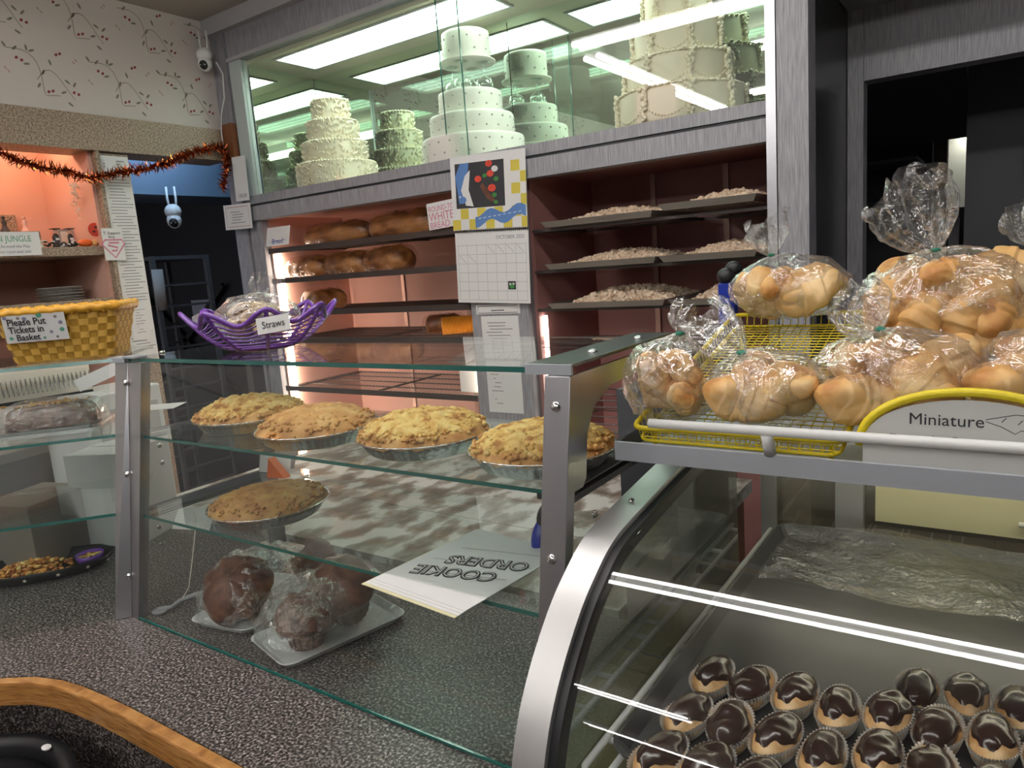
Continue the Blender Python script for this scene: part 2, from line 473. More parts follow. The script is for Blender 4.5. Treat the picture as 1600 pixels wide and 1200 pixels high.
# wallpaper pattern: trailing cherry vines
def wallpaper():
    mb = MB(); rnd = random.Random(3)
    T = 0.30
    def tr(y, z): return (XW+0.0012, y, z)
    def rib(pts, w, mi):
        vs = []
        for i, p in enumerate(pts):
            a = pts[max(i-1, 0)]; b = pts[min(i+1, len(pts)-1)]
            t = Vector((b[0]-a[0], b[1]-a[1])); n = Vector((-t.y, t.x)).normalized()*w/2
            vs += [tr(p[0]+n.x, p[1]+n.y), tr(p[0]-n.x, p[1]-n.y)]
        mb.add(vs, [(2*i, 2*i+2, 2*i+3, 2*i+1) for i in range(len(pts)-1)], mi)
    def leaf(y, z, a, L, mi, wd=0.36):
        pts = []
        for k in range(8):
            t = 2*PI*k/8
            lx = L*(0.5+0.5*math.cos(t)); ly = L*wd*0.5*math.sin(t)
            pts.append(tr(y+lx*math.cos(a)-ly*math.sin(a), z+lx*math.sin(a)+ly*math.cos(a)))
        mb.add(pts, [tuple(range(8))], mi)
    for iy in range(-3, 9):
        for iz in range(-1, 3):
            oy = 0.1+iy*T+(0.5*T if iz % 2 else 0); oz = 2.33+iz*0.24
            def P(y, z): return (oy+y, oz+z)
            vine = [P(0.03+0.19*t+0.035*math.sin(t*5.5), 0.2-0.17*t+0.03*math.sin(t*7)) for t in [k/14 for k in range(15)]]
            vine2 = [P(0.12+0.13*t, 0.10+0.05*math.sin(t*4)-0.02*t) for t in [k/8 for k in range(9)]]
            ok = lambda pt: 2.325 < pt[1] < 2.79 and pt[0] < 2.19
            for vn in (vine, vine2):
                vv = [p for p in vn if ok(p)]
                if len(vv) > 3: rib(vv, 0.0028, 1)
            for (y, z, a) in [(0.03, 0.2, 2.2), (0.05, 0.195, 0.9), (0.08, 0.15, 0.2), (0.13, 0.09, -2.2), (0.14, 0.12, 1.2), (0.2, 0.06, 0.5), (0.22, 0.03, -0.6), (0.25, 0.09, 0.9), (0.24, 0.1, 2.5), (0.1, 0.2, 1.5), (0.105, 0.2, 0.5), (0.18, 0.16, 1.9)]:
                p = P(y, z)
                if ok(p) and ok((p[0], p[1]+0.02)) and ok((p[0], p[1]-0.015)): leaf(p[0], p[1], a+rnd.uniform(-.2, .2), 0.024, 0)
            for (y, z) in [(0.055, 0.165), (0.072, 0.158), (0.15, 0.055), (0.166, 0.06), (0.245, 0.065), (0.262, 0.06), (0.2, 0.2), (0.214, 0.206)]:
                p = P(y, z)
                if ok(p) and p[1] > 2.34: leaf(p[0], p[1], 0.8, 0.0135, 2, 0.75)
            for (y, z) in [(0.02, 0.12), (0.03, 0.11), (0.28, 0.19), (0.27, 0.18)]:
                p = P(y, z)
                if ok(p): leaf(p[0], p[1], 2.2, 0.014, 3, 0.5)
    mb.build('wallpaper_vines', [m_leaf, m_vine, m_berryp, m_blush], wall_left)
wallpaper()
st(MB().box((-3.22, -3.0, 2.175), (-3.06, 2.19, 2.315)).build('trim_1', m_beam))      # speckled beam
# dark service room behind left doorway
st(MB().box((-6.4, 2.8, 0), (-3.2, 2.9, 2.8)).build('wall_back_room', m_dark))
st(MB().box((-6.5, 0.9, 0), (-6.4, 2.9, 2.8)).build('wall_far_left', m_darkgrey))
lm = thing('soffit_fill_light', 'cool blue-white lamp added out of sight to light the doorway soffit', 'ceiling light')  # unseen lamp, added to brighten the soffit inside the doorway
MB().box((-3.36, 1.75, 2.44), (-3.28, 2.3, 2.47)).build('lamp_tube', emit('soffit_fill_glow', (0.45, 0.7, 1.0), 14), lm)
MB().box((-3.37, 1.74, 2.47), (-3.27, 2.31, 2.5)).build('housing', m_white, lm)  # casing of the added lamp
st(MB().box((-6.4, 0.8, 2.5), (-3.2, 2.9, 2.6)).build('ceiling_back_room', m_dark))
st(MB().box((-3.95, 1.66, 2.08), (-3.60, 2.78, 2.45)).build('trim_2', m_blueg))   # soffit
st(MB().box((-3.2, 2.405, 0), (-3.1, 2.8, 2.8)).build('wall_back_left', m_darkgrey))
# end stile between wall and cabinet
st(MB().box((-3.098, 2.2, 0), (-3.0, 2.3, 2.8)).build('trim_3', m_grain))
MB().box((-3.06, 2.17, 2.155), (-2.985, 2.2, 2.335)).build('wood_block', m_brownwood)
tag(bpy.data.objects['wood_block'], 'small brown wood block in the corner above the garland end', 'wood block')
st(MB().box((-3.098, 2.165, 2.73), (-0.6, 2.2, 2.8)).build('trim_4', m_trim))     # cove along ceiling
# right pillar and stainless return, wall beyond
st(MB().box((-0.545, 2.17, 0), (-0.462, 2.26, 2.8)).build('trim_5', m_grain))
st(MB().box((-0.574, 2.165, 0), (-0.547, 2.2, 2.8)).build('trim_6', m_steel))
st(MB().box((-0.545, 2.262, 0), (-0.464, 2.749, 2.8)).build('wall_return', m_steeld))
st(MB().box((-0.462, 2.75, 0), (-0.413, 2.83, 2.8)).build('trim_7', m_grain))
st(MB().box((-0.412, 2.75, 2.105), (3.0, 2.83, 2.8)).build('wall_right', m_grain))
st(MB().box((-0.461, 2.2, 2.79), (4.2, 2.75, 2.86)).build('ceiling_right', m_darkgrey))
st(MB().box((-0.412, 2.752, 0), (3.0, 2.83, 0.95)).build('trim_8', m_darkgrey))
st(MB().box((-0.461, 2.2, 2.33), (4.2, 2.749, 2.789)).build('ceiling_bulkhead', m_grain))
# room seen through the pass-through
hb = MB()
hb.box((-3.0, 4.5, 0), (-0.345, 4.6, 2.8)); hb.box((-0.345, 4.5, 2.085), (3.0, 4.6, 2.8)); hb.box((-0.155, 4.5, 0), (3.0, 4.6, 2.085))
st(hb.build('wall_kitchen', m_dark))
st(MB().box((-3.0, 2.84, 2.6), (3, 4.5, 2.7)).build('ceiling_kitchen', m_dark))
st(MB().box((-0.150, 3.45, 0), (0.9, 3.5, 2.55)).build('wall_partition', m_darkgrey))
st(MB().box((-0.37, 4.61, 0), (-0.285, 4.7, 2.3)).build('trim_9', M('cream_block', (0.45, 0.4, 0.3), 0.8)))
st(MB().box((-2, 8.0, 0), (2, 8.1, 3.2)).build('wall_far', M('far_wall', (0.5, 0.5, 0.42), 0.8)))
st(MB().box((-2, 4.61, 3.2), (2, 8.1, 3.25)).build('ceiling_far', M('far_ceiling', (0.5, 0.5, 0.42), 0.8)))

# counter top, front panel, nosing
D = Vector((-0.665, -0.747, 0)).normalized()   # direction of the left counter leg
NN = Vector((D.y, -D.x, 0))                    # inward (away from customer)
def along(p, t, n=0.0):
    q = Vector((p[0], p[1], 0))+D*t+NN*n
    return (q.x, q.y)
P0 = (-1.555, 0.72)
nos = [(-0.47, 0.535), (-0.8, 0.535), (-1.1, 0.534), (-1.22, 0.533), (-1.30, 0.53), (-1.37, 0.525), (-1.43, 0.516), (-1.49, 0.497), (-1.54, 0.468), (-1.58, 0.436), (-1.62, 0.394)]
end = along((-1.62, 0.394), 1.2)
path = nos+[end]
back = [along(end, 0, 0.85), (-2.32, 1.16), (-0.485, 1.175)]
ct = MB().prism([(x, y) for x, y in path]+back, 0.86, 0.8995)
counter = thing('counter', 'speckled grey laminate service counter with oak nosing', 'counter')
ct.build('counter_top', m_speck, counter)
def offs(path, d):
    out = []
    for i, p in enumerate(path):
        a = path[max(i-1, 0)]; b = path[min(i+1, len(path)-1)]
        t = Vector((b[0]-a[0], b[1]-a[1])).normalized()
        out.append((p[0]+t.y*(-d)*-1*-1, p[1]-t.x*(-d)*-1*-1))
    return out
def strip(path, d0, d1, z0, z1):
    a = offs(path, d0); b = offs(path, d1)
    mb = MB(); n = len(path)
    vs = [(x, y, z0) for x, y in a]+[(x, y, z1) for x, y in a]+[(x, y, z0) for x, y in b]+[(x, y, z1) for x, y in b]
    fs = []
    for i in range(n-1):
        fs += [(i, i+1, n+i+1, n+i), (2*n+i+1, 2*n+i, 3*n+i, 3*n+i+1), (n+i, n+i+1, 3*n+i+1, 3*n+i), (i+1, i, 2*n+i, 2*n+i+1)]
    fs += [(0, n, 3*n, 2*n), (n-1, 3*n-1, 4*n-1, 2*n-1)]
    return mb.add(vs, fs)
strip(path, 0.0005, 0.022, 0.852, 0.9).build('nosing', m_oak, counter, bevel=0.004)
strip(path, -0.06, -0.03, 0.0, 0.86).build('front_panel', m_speck, counter)

# ================================================================== STORE LIGHTS
def strip_light(label, a, b, dy, z=2.7, tubes=2):
    """strip fixture hanging under the ceiling with bare tubes"""
    a = Vector((*a, z)); b = Vector((*b, z))
    t = (b-a).normalized(); n = Vector((-t.y, t.x, 0))
    o = thing('strip_light', label, 'ceiling light', tuple(a), group=None)
    L = (b-a).length
    o.rotation_euler = (0, 0, math.atan2(t.y, t.x))
    MB().box((0, -0.05, 0.035), (L, 0.05, 0.0995)).build('housing', m_white, o)
    for s in ((-1, 1) if tubes == 2 else (0,)):
        k = 0.05 if s else 0
        MB().tube([(0.01, s*dy, 0.012), (L-0.01, s*dy, 0.012)], 0.016, 10).build('lamp_tube', m_tube, o, smooth=True)
    return o
strip_light('white twin-tube ceiling light parallel to the cake showcase', (-1.95, 0.79), (0.75, 0.79), 0.04)
strip_light('white twin-tube ceiling light running out from the corner over the left counter', (-1.98, 0.55), (-1.98, -1.75), 0.04)
strip_light('short white twin-tube ceiling light crossing the end of the long one', (-1.62, -1.28), (-1.05, -1.28), 0.04)
strip_light('white twin-tube ceiling light in the middle of the shop ceiling', (-.6, -1.9), (1.4, -1.9), 0.04)
strip_light('white twin-tube ceiling light farthest back in the shop', (-2.2, -3.0), (1.2, -3.0), 0.04)

# ================================================================== CAKE SHOWCASE (upper cabinet)
YF, YM = 2.2, 2.62
XL, XR = -2.9, -0.574
show = thing('cake_showcase', 'glazed wall showcase of wedding cakes above the bread shelves', 'display case', (0, 0, 0))
MB().box((-2.98, 2.2, 2.6), (XR, 2.235, 2.8)).build('header', m_grain, show)
MB().box((-2.98, 2.188, 2.6), (XR, 2.2, 2.615)).build('header_trim', m_trim, show)
MB().box((-2.98, 2.2, 1.886), (XL, 2.235, 2.6)).build('left_stile', M('pale_stile', (0.5, 0.56, 0.55), 0.5), show)
sl = MB(); sl.box((-2.98, 2.19, 1.962), (XR, 2.235, 2.0)); sl.build('sill', m_grain, show)
MB().box((-2.98, 2.197, 1.95), (XR, 2.235, 1.962)).build('groove', m_dark, show)
MB().box((-2.98, 2.178, 1.886), (XR, 2.235, 1.95)).build('fascia', m_grain, show)
MB().box((-2.98, 2.236, 1.93), (XR, 2.66, 1.999)).build('deck', m_white, show)
cm = M('case_ceiling', (0.52, 0.49, 0.37), 0.6)
# case ceiling with two recessed diffusers
holes = [(-2.74, -1.62), (-1.5, -0.62)]
cl = MB()
cl.box((XL, 2.236, 2.58), (XR, 2.275, 2.6)); cl.box((XL, 2.50, 2.58), (XR, 2.66, 2.6))
xs = [XL, holes[0][0], holes[0][1], holes[1][0], holes[1][1], XR]
for i in (0, 2, 4): cl.box((xs[i], 2.275, 2.58), (xs[i+1], 2.50, 2.6))
cl.build('case_ceiling', cm, show)
for (a, b) in holes:
    d = MB().box((a, 2.275, 2.59), (b, 2.50, 2.598)).build('diffuser', m_diff, show)
    r = MB()
    for k in range(1, 4): r.box((a, 2.275+k*0.056-0.004, 2.586), (b, 2.275+k*0.056+0.004, 2.5898))
    r.build('diffuser_rib', emit('rib', (0.5, 0.75, 0.66), CASE*0.35), d)
    f = MB()
    for (x0, y0, x1, y1) in [(a-.012, 2.263, b+.012, 2.275), (a-.012, 2.5, b+.012, 2.512), (a-.012, 2.275, a, 2.5), (b, 2.275, b+.012, 2.5)]:
        f.box((x0, y0, 2.574), (x1, y1, 2.58))
    f.build('light_frame', m_trim, show)
MB().box((XL, YM, 2.0), (-1.72, YM+0.01, 2.58)).build('mirror', m_mirror, show)
MB().box((-1.716, YM, 2.0), (XR, YM+0.01, 2.58)).build('mirror', m_mirror, show)
MB().box((XL+0.001, 2.24, 2.0), (XL+0.008, YM-0.002, 2.58)).build('mirror', m_mirror, show)
g1 = MB().box((XL, 2.214, 2.0), (-1.66, 2.218, 2.6)).build('glass_pane', m_case, show)
g2 = MB().box((-1.75, 2.204, 2.0), (XR, 2.208, 2.6)).build('glass_pane', m_case, show)
MB().box((-1.662, 2.2135, 2.0), (-1.6595, 2.2185, 2.6)).build('pane_edge', m_edge, g1)
MB().box((-1.7515, 2.2035, 2.0), (-1.749, 2.2085, 2.6)).build('pane_edge', m_edge, g2)
MB().box((-3.0, 2.66, 1.94), (XR, 2.69, 2.8)).build('back_board', m_darkgrey, show)

# ---------------------------------------------------------------- cakes
def tier(mb, r, z0, h, seed):
    n = 40
    prof = [(r*0.985, 0), (r, 0.008), (r, h-0.012), (r*0.985, h-0.003), (r*0.93, h), (0.0, h)]
    mb.lathe([(a, z0+b) for a, b in prof], n, fn=lambda a, q, z: (q*(1+0.006*math.sin(9*a+seed)), z))
def ruffles(mb, r, z0, h, seed, dense=1.0):
    rnd = random.Random(seed)
    rows = max(3, int(h/0.02))
    for j in range(rows):
        z = z0+h*(1.0-(j+0.2)/rows)
        cnt = int(2*PI*r/0.017*dense)
        for k in range(cnt):
            # drooping swags: ruffles hang in garlands
            a = 2*PI*(k+rnd.random()*0.6)/cnt
            sw = 0.5+0.5*math.cos(a*7+j*0.4+seed)
            if rnd.random() > 0.4+0.6*sw: continue
            zz = z-0.012*sw+rnd.uniform(-.005, .005)
            rot = Matrix.Rotation(a, 3, 'Z') @ Matrix.Rotation(rnd.uniform(-.9, .9), 3, 'X') @ Matrix.Rotation(rnd.uniform(0.2, 0.9), 3, 'Y')
            mb.ball((math.cos(a)*(r+0.003), math.sin(a)*(r+0.003), zz), (0.0052, 0.0055, rnd.uniform(.009, .014)), 6, 4, rot)
    for k in range(int(2*PI*r/0.014)):
        a = 2*PI*k/int(2*PI*r/0.014)
        rot = Matrix.Rotation(a, 3, 'Z') @ Matrix.Rotation(rnd.uniform(-1, 1), 3, 'X')
        mb.ball((math.cos(a)*r*0.98, math.sin(a)*r*0.98, z0+h), (0.009, 0.008, 0.006), 6, 4, rot)
def ruffle_cake():
    o = thing('wedding_cake', 'four-tier ivory wedding cake covered in drooping piped ruffles, left in the showcase', 'wedding cake', (-2.56, 2.40, 2.0), group=None)
    z = 0
    for i, (r, h) in enumerate([(0.178, 0.102), (0.142, 0.093), (0.112, 0.092), (0.080, 0.092)]):
        b = MB(); tier(b, r, z, h, i)
        t = b.build('cake_tier', m_icing, o, smooth=True)
        f = MB(); ruffles(f, r, z, h, i+5, 1.25)
        f.build('piped_ruffles', m_iceflow, t, smooth=True)
        z += h
ruffle_cake()
def column_cake():
    o = thing('wedding_cake', 'white dotted wedding cake, its top tier raised on upturned wine glasses', 'wedding cake', (-1.775, 2.405, 1.9992))
    z = 0
    def dots(r, z, h, seed, mb):
        rnd = random.Random(seed)
        cnt = int(2*PI*r/0.05)
        for k in range(cnt):
            for q in (0.3, 0.72):
                a = 2*PI*(k+(0.5 if q > .5 else 0))/cnt
                mb.ball((math.cos(a)*r, math.sin(a)*r, z+h*q), (0.005, 0.005, 0.004), 6, 4, mi=1)
        return mb
    for i, (r, h) in enumerate([(0.205, 0.098), (0.168, 0.085), (0.126, 0.088)]):
        b = MB(); tier(b, r, z, h, i)
        dots(r, z, h, i, b)
        b.build('cake_tier', [m_icew, m_icedark], o, smooth=True)
        z += h
    gm = clear('wine_glass', (0.95, 1, 0.98), 0.12, power=2, top=0.9)
    for a in (0.3, 1.9, 3.4, 5.0):
        prof = [(0.029, 0), (0.033, 0.015), (0.034, 0.028), (0.028, 0.042), (0.012, 0.052), (0.004, 0.058), (0.0035, 0.095), (0.006, 0.101), (0.028, 0.105)]
        MB().lathe(prof, 18, (math.cos(a)*0.065, math.sin(a)*0.065, z+0.001)).build('wine_glass', gm, o, smooth=True)
    z += 0.107
    MB().lathe([(0.0, 0), (0.09, 0), (0.112, 0.004), (0.112, 0.008), (0, 0.008)], 36, (0, 0, z)).build('cake_board', m_icew, o, smooth=True)
    b = MB(); tier(b, 0.093, z+0.008, 0.108, 4)
    dots(0.093, z+0.008, 0.108, 9, b)
    b.build('cake_tier', [m_icew, m_icedark], o, smooth=True)
column_cake()
def flower_cake():
    o = thing('wedding_cake', 'ivory wedding cake with vertical clusters of piped flowers, rightmost in the showcase', 'wedding cake', (-0.915, 2.40, 1.9992))
    z = 0; rnd = random.Random(8)
    for i, (r, h) in enumerate([(0.205, 0.105), (0.172, 0.10), (0.138, 0.11), (0.10, 0.105)]):
        b = MB(); tier(b, r, z, h, i)
        t = b.build('cake_tier', m_icing, o, smooth=True)
        f = MB()
        nc = [9, 8, 7, 6][i]
        for k in range(nc):
            a0 = 2*PI*(k+0.3*i)/nc+0.35
            for j in range(26):
                q = j/26
                a = a0+rnd.uniform(-.05, .05)*(1.3-q)/r*0.12*2
                rr = r+0.004+rnd.uniform(0, .006)
                rot = Matrix.Rotation(rnd.uniform(0, 6), 3, 'Z') @ Matrix.Rotation(rnd.uniform(-1, 1), 3, 'X')
                f.ball((math.cos(a)*rr, math.sin(a)*rr, z+h*(1.04-q*0.98)), (0.0085, 0.006, 0.0075), 6, 4, rot)
            for j in range(14):   # swag bead string between clusters
                q = (j+0.5)/14
                a = a0+2*PI/nc*q
                f.ball((math.cos(a)*(r+.002), math.sin(a)*(r+.002), z+h*(0.42-0.3*math.sin(PI*q))), 0.0035, 5, 4)
        for k in range(int(2*PI*r/0.02)):
            a = 2*PI*k/int(2*PI*r/0.02)
            f.ball((math.cos(a)*r*.99, math.sin(a)*r*.99, z+h), (0.011, 0.008, 0.004), 6, 4, Matrix.Rotation(a+1.2, 3, 'Z'))
        f.build('piped_flowers', m_iceflow, t, smooth=True)
        z += h
flower_cake()

# ================================================================== SHELVING BAYS
def bay(x0, x1, label, pmat, name='shelf_bay'):
    o = thing(name, label, 'shelving unit')
    MB().box((x0, 2.70, 0.3), (x1, 2.73, 1.93)).build('back_panel', pmat, o)
    MB().box((x0, 2.236, 0.3), (x0+0.015, 2.70, 1.93)).build('side_panel', pmat, o)
    MB().box((x1-0.015, 2.236, 0.3), (x1, 2.70, 1.93)).build('side_panel', pmat, o)
    MB().box((x0, 2.236, 1.90), (x1, 2.70, 1.929)).build('top_panel', pmat, o)
    sm = MB()
    for k in (1, 2): 
        X = x0+(x1-x0)*k/3
        sm.box((X-.01, 2.692, 0.3), (X+.01, 2.6995, 1.9))
    sm.build('shelf_standard', M('std', (0.45, 0.3, 0.25), 0.4, 0.5), o)
    return o
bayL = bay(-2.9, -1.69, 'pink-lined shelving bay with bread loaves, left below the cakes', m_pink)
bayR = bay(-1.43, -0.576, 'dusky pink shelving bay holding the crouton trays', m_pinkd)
MB().box((-2.98, 2.2, 0.3), (-2.893, 2.235, 1.885)).build('face_stile', m_grain, bayL)
MB().box((-1.69, 2.19, 0.3), (-1.43, 2.24, 1.885)).build('centre_post', m_grain, bayL)
def wire_shelf(x0, x1, z, parent, y0=2.215, y1=2.69, dy=0.020):
    mb = MB()
    n = int((x1-x0)/dy)
    t = 0.0009
    for k in range(n+1):
        X = x0+(x1-x0)*k/n
        mb.box((X-t, y0, z-t), (X+t, y1, z+t))
    for k in range(5):
        Y = y0+0.01+(y1-y0-0.02)*k/4
        mb.box((x0, Y-.0025, z-.006), (x1, Y+.0025, z-t))
    for X in (x0+0.02, (x0+x1)/2, x1-0.02): mb.box((X-.004, y0, z-.009), (X+.004, y1, z-t))
    s = mb.build('wire_shelf', m_wiredk, parent)
    MB().box((x0, y0-0.006, z-0.018), (x1, y0, z+0.006)).build('shelf_lip', m_wiredk, s)
    return s
ZL = [1.745, 1.605, 1.452, 1.325, 1.09]
for z in ZL: wire_shelf(-2.88, -1.71, z, bayL)
MB().tube([(-2.872, 2.262, 0.5), (-2.872, 2.262, 1.72)], 0.012, 10).build('lamp_tube', m_bay, bayL, smooth=True)
MB().tube([(-1.712, 2.262, 0.5), (-1.712, 2.262, 1.30)], 0.012, 10).build('lamp_tube', m_bay, bayL, smooth=True)
MB().tube([(-1.405, 2.262, 0.5), (-1.405, 2.262, 1.40)], 0.009, 10).build('lamp_tube', emit('bay_tube_dim', (1, 0.85, 0.75), 6), bayR, smooth=True)
ZR = [1.712, 1.567, 1.43]
for z in ZR:
    mb = MB()
    mb.box((-1.413, 2.225, z-0.012), (-0.59, 2.235, z-0.002)); mb.box((-1.413, 2.60, z-0.012), (-0.59, 2.61, z-0.002))
    for X in (-1.40, -0.92, -0.61): mb.box((X-.008, 2.235, z-.012), (X+.008, 2.60, z-.002))
    mb.build('shelf_rail', m_wiredk, bayR)
for z in (1.285, 1.07, 0.98):
    mb = MB(); 
    for Y in (2.24, 2.35, 2.46, 2.57): mb.tube([(-1.41, Y, z), (-0.6, Y, z)], 0.003, 6)
    for X in (-1.38, -1.0, -0.63): mb.tube([(X, 2.24, z-.006), (X, 2.6, z-.006)], 0.003, 6)
    mb.build('wire_rack', m_wiredk, bayR)

# sheet pans with croutons
def sheet_pan(x0, x1, y0, y1, z, label):
    o = thing('sheet_pan', label, 'tray', ((x0+x1)/2, (y0+y1)/2, z), group='metal trays of croutons')
    hx, hy = (x1-x0)/2, (y1-y0)/2
    prof = [(0.0, -0.012, -0.012), (0.003, 0.0, 0.0), (0.02, 0.0, 0.0)]
    mb = MB()
    def ring(d, z): return [(-hx+d, -hy+d, z), (hx-d, -hy+d, z), (hx-d, hy-d, z), (-hx+d, hy-d, z)]
    rs = ring(0.012, 0)+ring(0.0, 0.02)+ring(0.0035, 0.02)+ring(0.0145, 0.002)
    fs = [(3, 2, 1, 0)]
    for k in range(3):
        for i in range(4): fs.append((4*k+i, 4*k+(i+1) % 4, 4*k+4+(i+1) % 4, 4*k+4+i))
    fs.append((12, 13, 14, 15))
    mb.add(rs, fs)
    mb.build('pan_body', m_sheet, o)
    return o
def croutons(x0, x1, y0, y1, z, n, label, hmax, seed):
    rnd = random.Random(seed); mb = MB()
    for k in range(n):
        u, v = rnd.random(), rnd.random()
        hh = hmax*(math.sin(PI*u)**0.6)*(math.sin(PI*min(1, v*1.05))**0.5)
        s = rnd.uniform(.0045, .0085)
        c = Vector((x0+(x1-x0)*u, y0+(y1-y0)*v, z+0.010+hh*rnd.random()**0.6))
        q = Euler((rnd.uniform(0, 3), rnd.uniform(0, 3), rnd.uniform(0, 3))).to_matrix()
        mb.obox(c, q @ Vector((s*rnd.uniform(.7, 1.3), 0, 0)), q @ Vector((0, s, 0)), q @ Vector((0, 0, s*rnd.uniform(.6, 1))))
    return tag(mb.build('croutons', m_crout), label, 'croutons', None, 'stuff')
spots = [(-1.345, -0.93, 1.712, 'top', 'left'), (-0.90, -0.60, 1.712, 'top', 'right'), (-1.34, -0.925, 1.567, 'middle', 'left'), (-0.905, -0.60, 1.567, 'middle', 'right'), (-1.34, -0.90, 1.43, 'bottom', 'left'), (-0.88, -0.60, 1.43, 'bottom', 'right')]
for i, (a, b, z, lv, sd) in enumerate(spots):
    yy0 = 2.15 if sd == 'right' else 2.175
    lift = 0.013 if (sd == 'right' and lv == 'top') else 0
    sheet_pan(a, b, yy0, 2.62, z+lift, 'metal sheet pan of croutons on the %s shelf, %s end' % (lv, sd))
    croutons(a+0.06, b-0.02, yy0+0.05, 2.58, z+lift, 1500 if sd == 'left' else 1150, 'heaped small croutons on the %s shelf, %s pan' % (lv, sd), 0.05 if lv == 'bottom' else 0.038, i)

# loaves in the left bay
def loaf_mesh(L, rad, seed, lumps=3):
    mb = MB()
    def f(u, v):
        a = 2*PI*u
        x = (v-0.5)*L
        e = max(0.0, 1-(abs(v-0.5)*2)**6)**0.5
        r = rad*e*(1+0.05*math.sin(v*lumps*2*PI))
        y = r*math.cos(a); z = r*0.85*math.sin(a)
        z = max(z, -rad*0.62*e)
        n = (N3(x+seed, y, z, 14)*0.008+ridge(x*.4+seed, y, z, 26)*.005)*e
        return (x, y*(1+n*8), z+0.62*rad+n)
    mb.grid(f, 40, 50, wrapu=True)
    return mb
def loaf(label, loc, L, rad, rz=0.0, seed=0, wrap=True, group='loaves of bread on the shelves'):
    o = thing('bread_loaf', label, 'bread', loc, (0, 0, rz), group)
    loaf_mesh(L, rad, seed).build('crust', m_loaf, o, smooth=True)
    if wrap:
        w2 = MB()
        z_ = lambda a: rad*math.sin(a)
        def f(u, v):
            a = 2*PI*u; x = (v-0.5)*(L+0.03)
            e = max(0.02, 1-(abs(v-0.5)*2)**7)**0.5
            r = (rad+0.0035)*e*(1+0.025*math.sin(a*9+x*40+seed)*1.0)
            z = max(r*0.87*math.sin(a), -rad*0.60*e)+ridge(x+seed, r*math.cos(a), z_(a), 24)*.006*e
            return (x, r*math.cos(a), z+0.625*rad)
        w2.grid(f, 70, 60, wrapu=True)
        w2.build('plastic_wrap', m_wrap, o, smooth=True)
    return o
loaf('long wrapped brown loaf beside the bread tag on the top shelf', (-2.55, 2.36, 1.7465), 0.42, 0.066, 0, 1)
loaf('long wrapped brown loaf in the middle of the top bread shelf', (-2.13, 2.36, 1.7465), 0.40, 0.070, 0, 2)
loaf('orange-brown loaf half behind the round-top sign on the top shelf', (-1.83, 2.42, 1.7465), 0.19, 0.070, 0, 3)
loaf('rounded loaf at the left end of the second bread shelf', (-2.74, 2.33, 1.6065), 0.25, 0.064, 0.03, 4)
loaf('middle loaf of the touching row on the second bread shelf', (-2.49, 2.35, 1.6065), 0.25, 0.067, 0, 5)
loaf('right loaf of the touching row on the second bread shelf', (-2.25, 2.36, 1.6065), 0.25, 0.071, 0, 6)
loaf('single round loaf seen end-on on the third bread shelf', (-2.66, 2.33, 1.4535), 0.20, 0.062, R(75), 7)
# crackers sleeve + brown loaf on shelf 4
o = thing('cracker_sleeve', 'orange sleeve of stacked crackers beside the small wrapped loaf', 'crackers', (-1.87, 2.345, 1.327), (0, 0, R(42)))
mb = MB()
for k in range(26):
    x = -0.08+k*0.0064
    mb.lathe([(0.0, 0), (0.036, 0.0005), (0.0375, 0.0028), (0.036, 0.005), (0, 0.0055)], 18)
    for i in range(len(mb.v)-18*5, len(mb.v)):
        vx, vy, vz = mb.v[i]
        mb.v[i] = (x+vz, vx, vy+0.0375)
mb.build('crackers', m_orange, o, smooth=True)
loaf('small dark loaf in a twisted clear bag on the fourth bread shelf', (-2.02, 2.42, 1.3265), 0.17, 0.05, R(35), 9)

# ================================================================== WALL SIGNS, CALENDAR
RX, UZ = (1, 0, 0), (0, 0, 1)
def tilt(a, base=(1, 0, 0)):
    return (Vector((math.cos(a)*base[0], math.cos(a)*base[1], math.sin(a))), Vector((-math.sin(a)*base[0], -math.sin(a)*base[1], math.cos(a))))
cal = thing('wall_calendar', 'open wall calendar turned to October, hanging on the centre post', 'calendar', (-1.56, 2.168, 1.722), frame_rot(*tilt(R(-2.5))))
pg = MB().box((-0.166, 0.006, -0.001), (0.166, 0.272, 0.001)).build('picture_page', m_paper, cal)
pc = MB()
def q(mb, x0, y0, x1, y1, z, mi): mb.add([(x0, y0, z), (x1, y0, z), (x1, y1, z), (x0, y1, z)], [(0, 1, 2, 3)], mi)
q(pc, -0.145, 0.085, 0.075, 0.245, 0.0014, 0)
pc.add([(-0.145, 0.2, .0016), (-0.12, .245, .0016), (-0.08, .245, .0016), (-0.1, .12, .0016), (-0.13, .1, .0016)], [(0, 4, 3, 2, 1)], 5)
pc.add([(-0.1, 0.2, .0018), (-0.075, .22, .0018), (-0.085, .15, .0018), (-0.065, .09, .0018), (-0.1, .095, .0018), (-.12, .15, .0018)], [(0, 5, 4, 3, 2, 1)], 1)
pc.add([(-0.02, 0.17, .0018), (0.02, .12, .0018), (0.05, .09, .0018), (0.0, .11, .0018), (-0.035, .16, .0018)], [(0, 4, 3, 2, 1)], 6)
for (x, y, r_, mi) in [(-0.04, .185, .014, 2), (0.015, .2, .014, 2), (0.02, .15, .016, 2), (0.01, .235, .014, 2), (0.035, .215, .013, 1), (0.03, .125, .010, 3), (0.04, .18, .010, 3), (-0.01, .195, .009, 3), (0.035, .1, .008, 3), (-0.115, .115, .016, 5), (-.11, .11, .007, 1), (-.125, .125, .006, 1)]:
    pc.add([(x+r_*math.cos(k*PI/4)*1.15, y+r_*0.85*math.sin(k*PI/4), .0019+.0001*mi) for k in range(8)], [tuple(range(8))], mi)
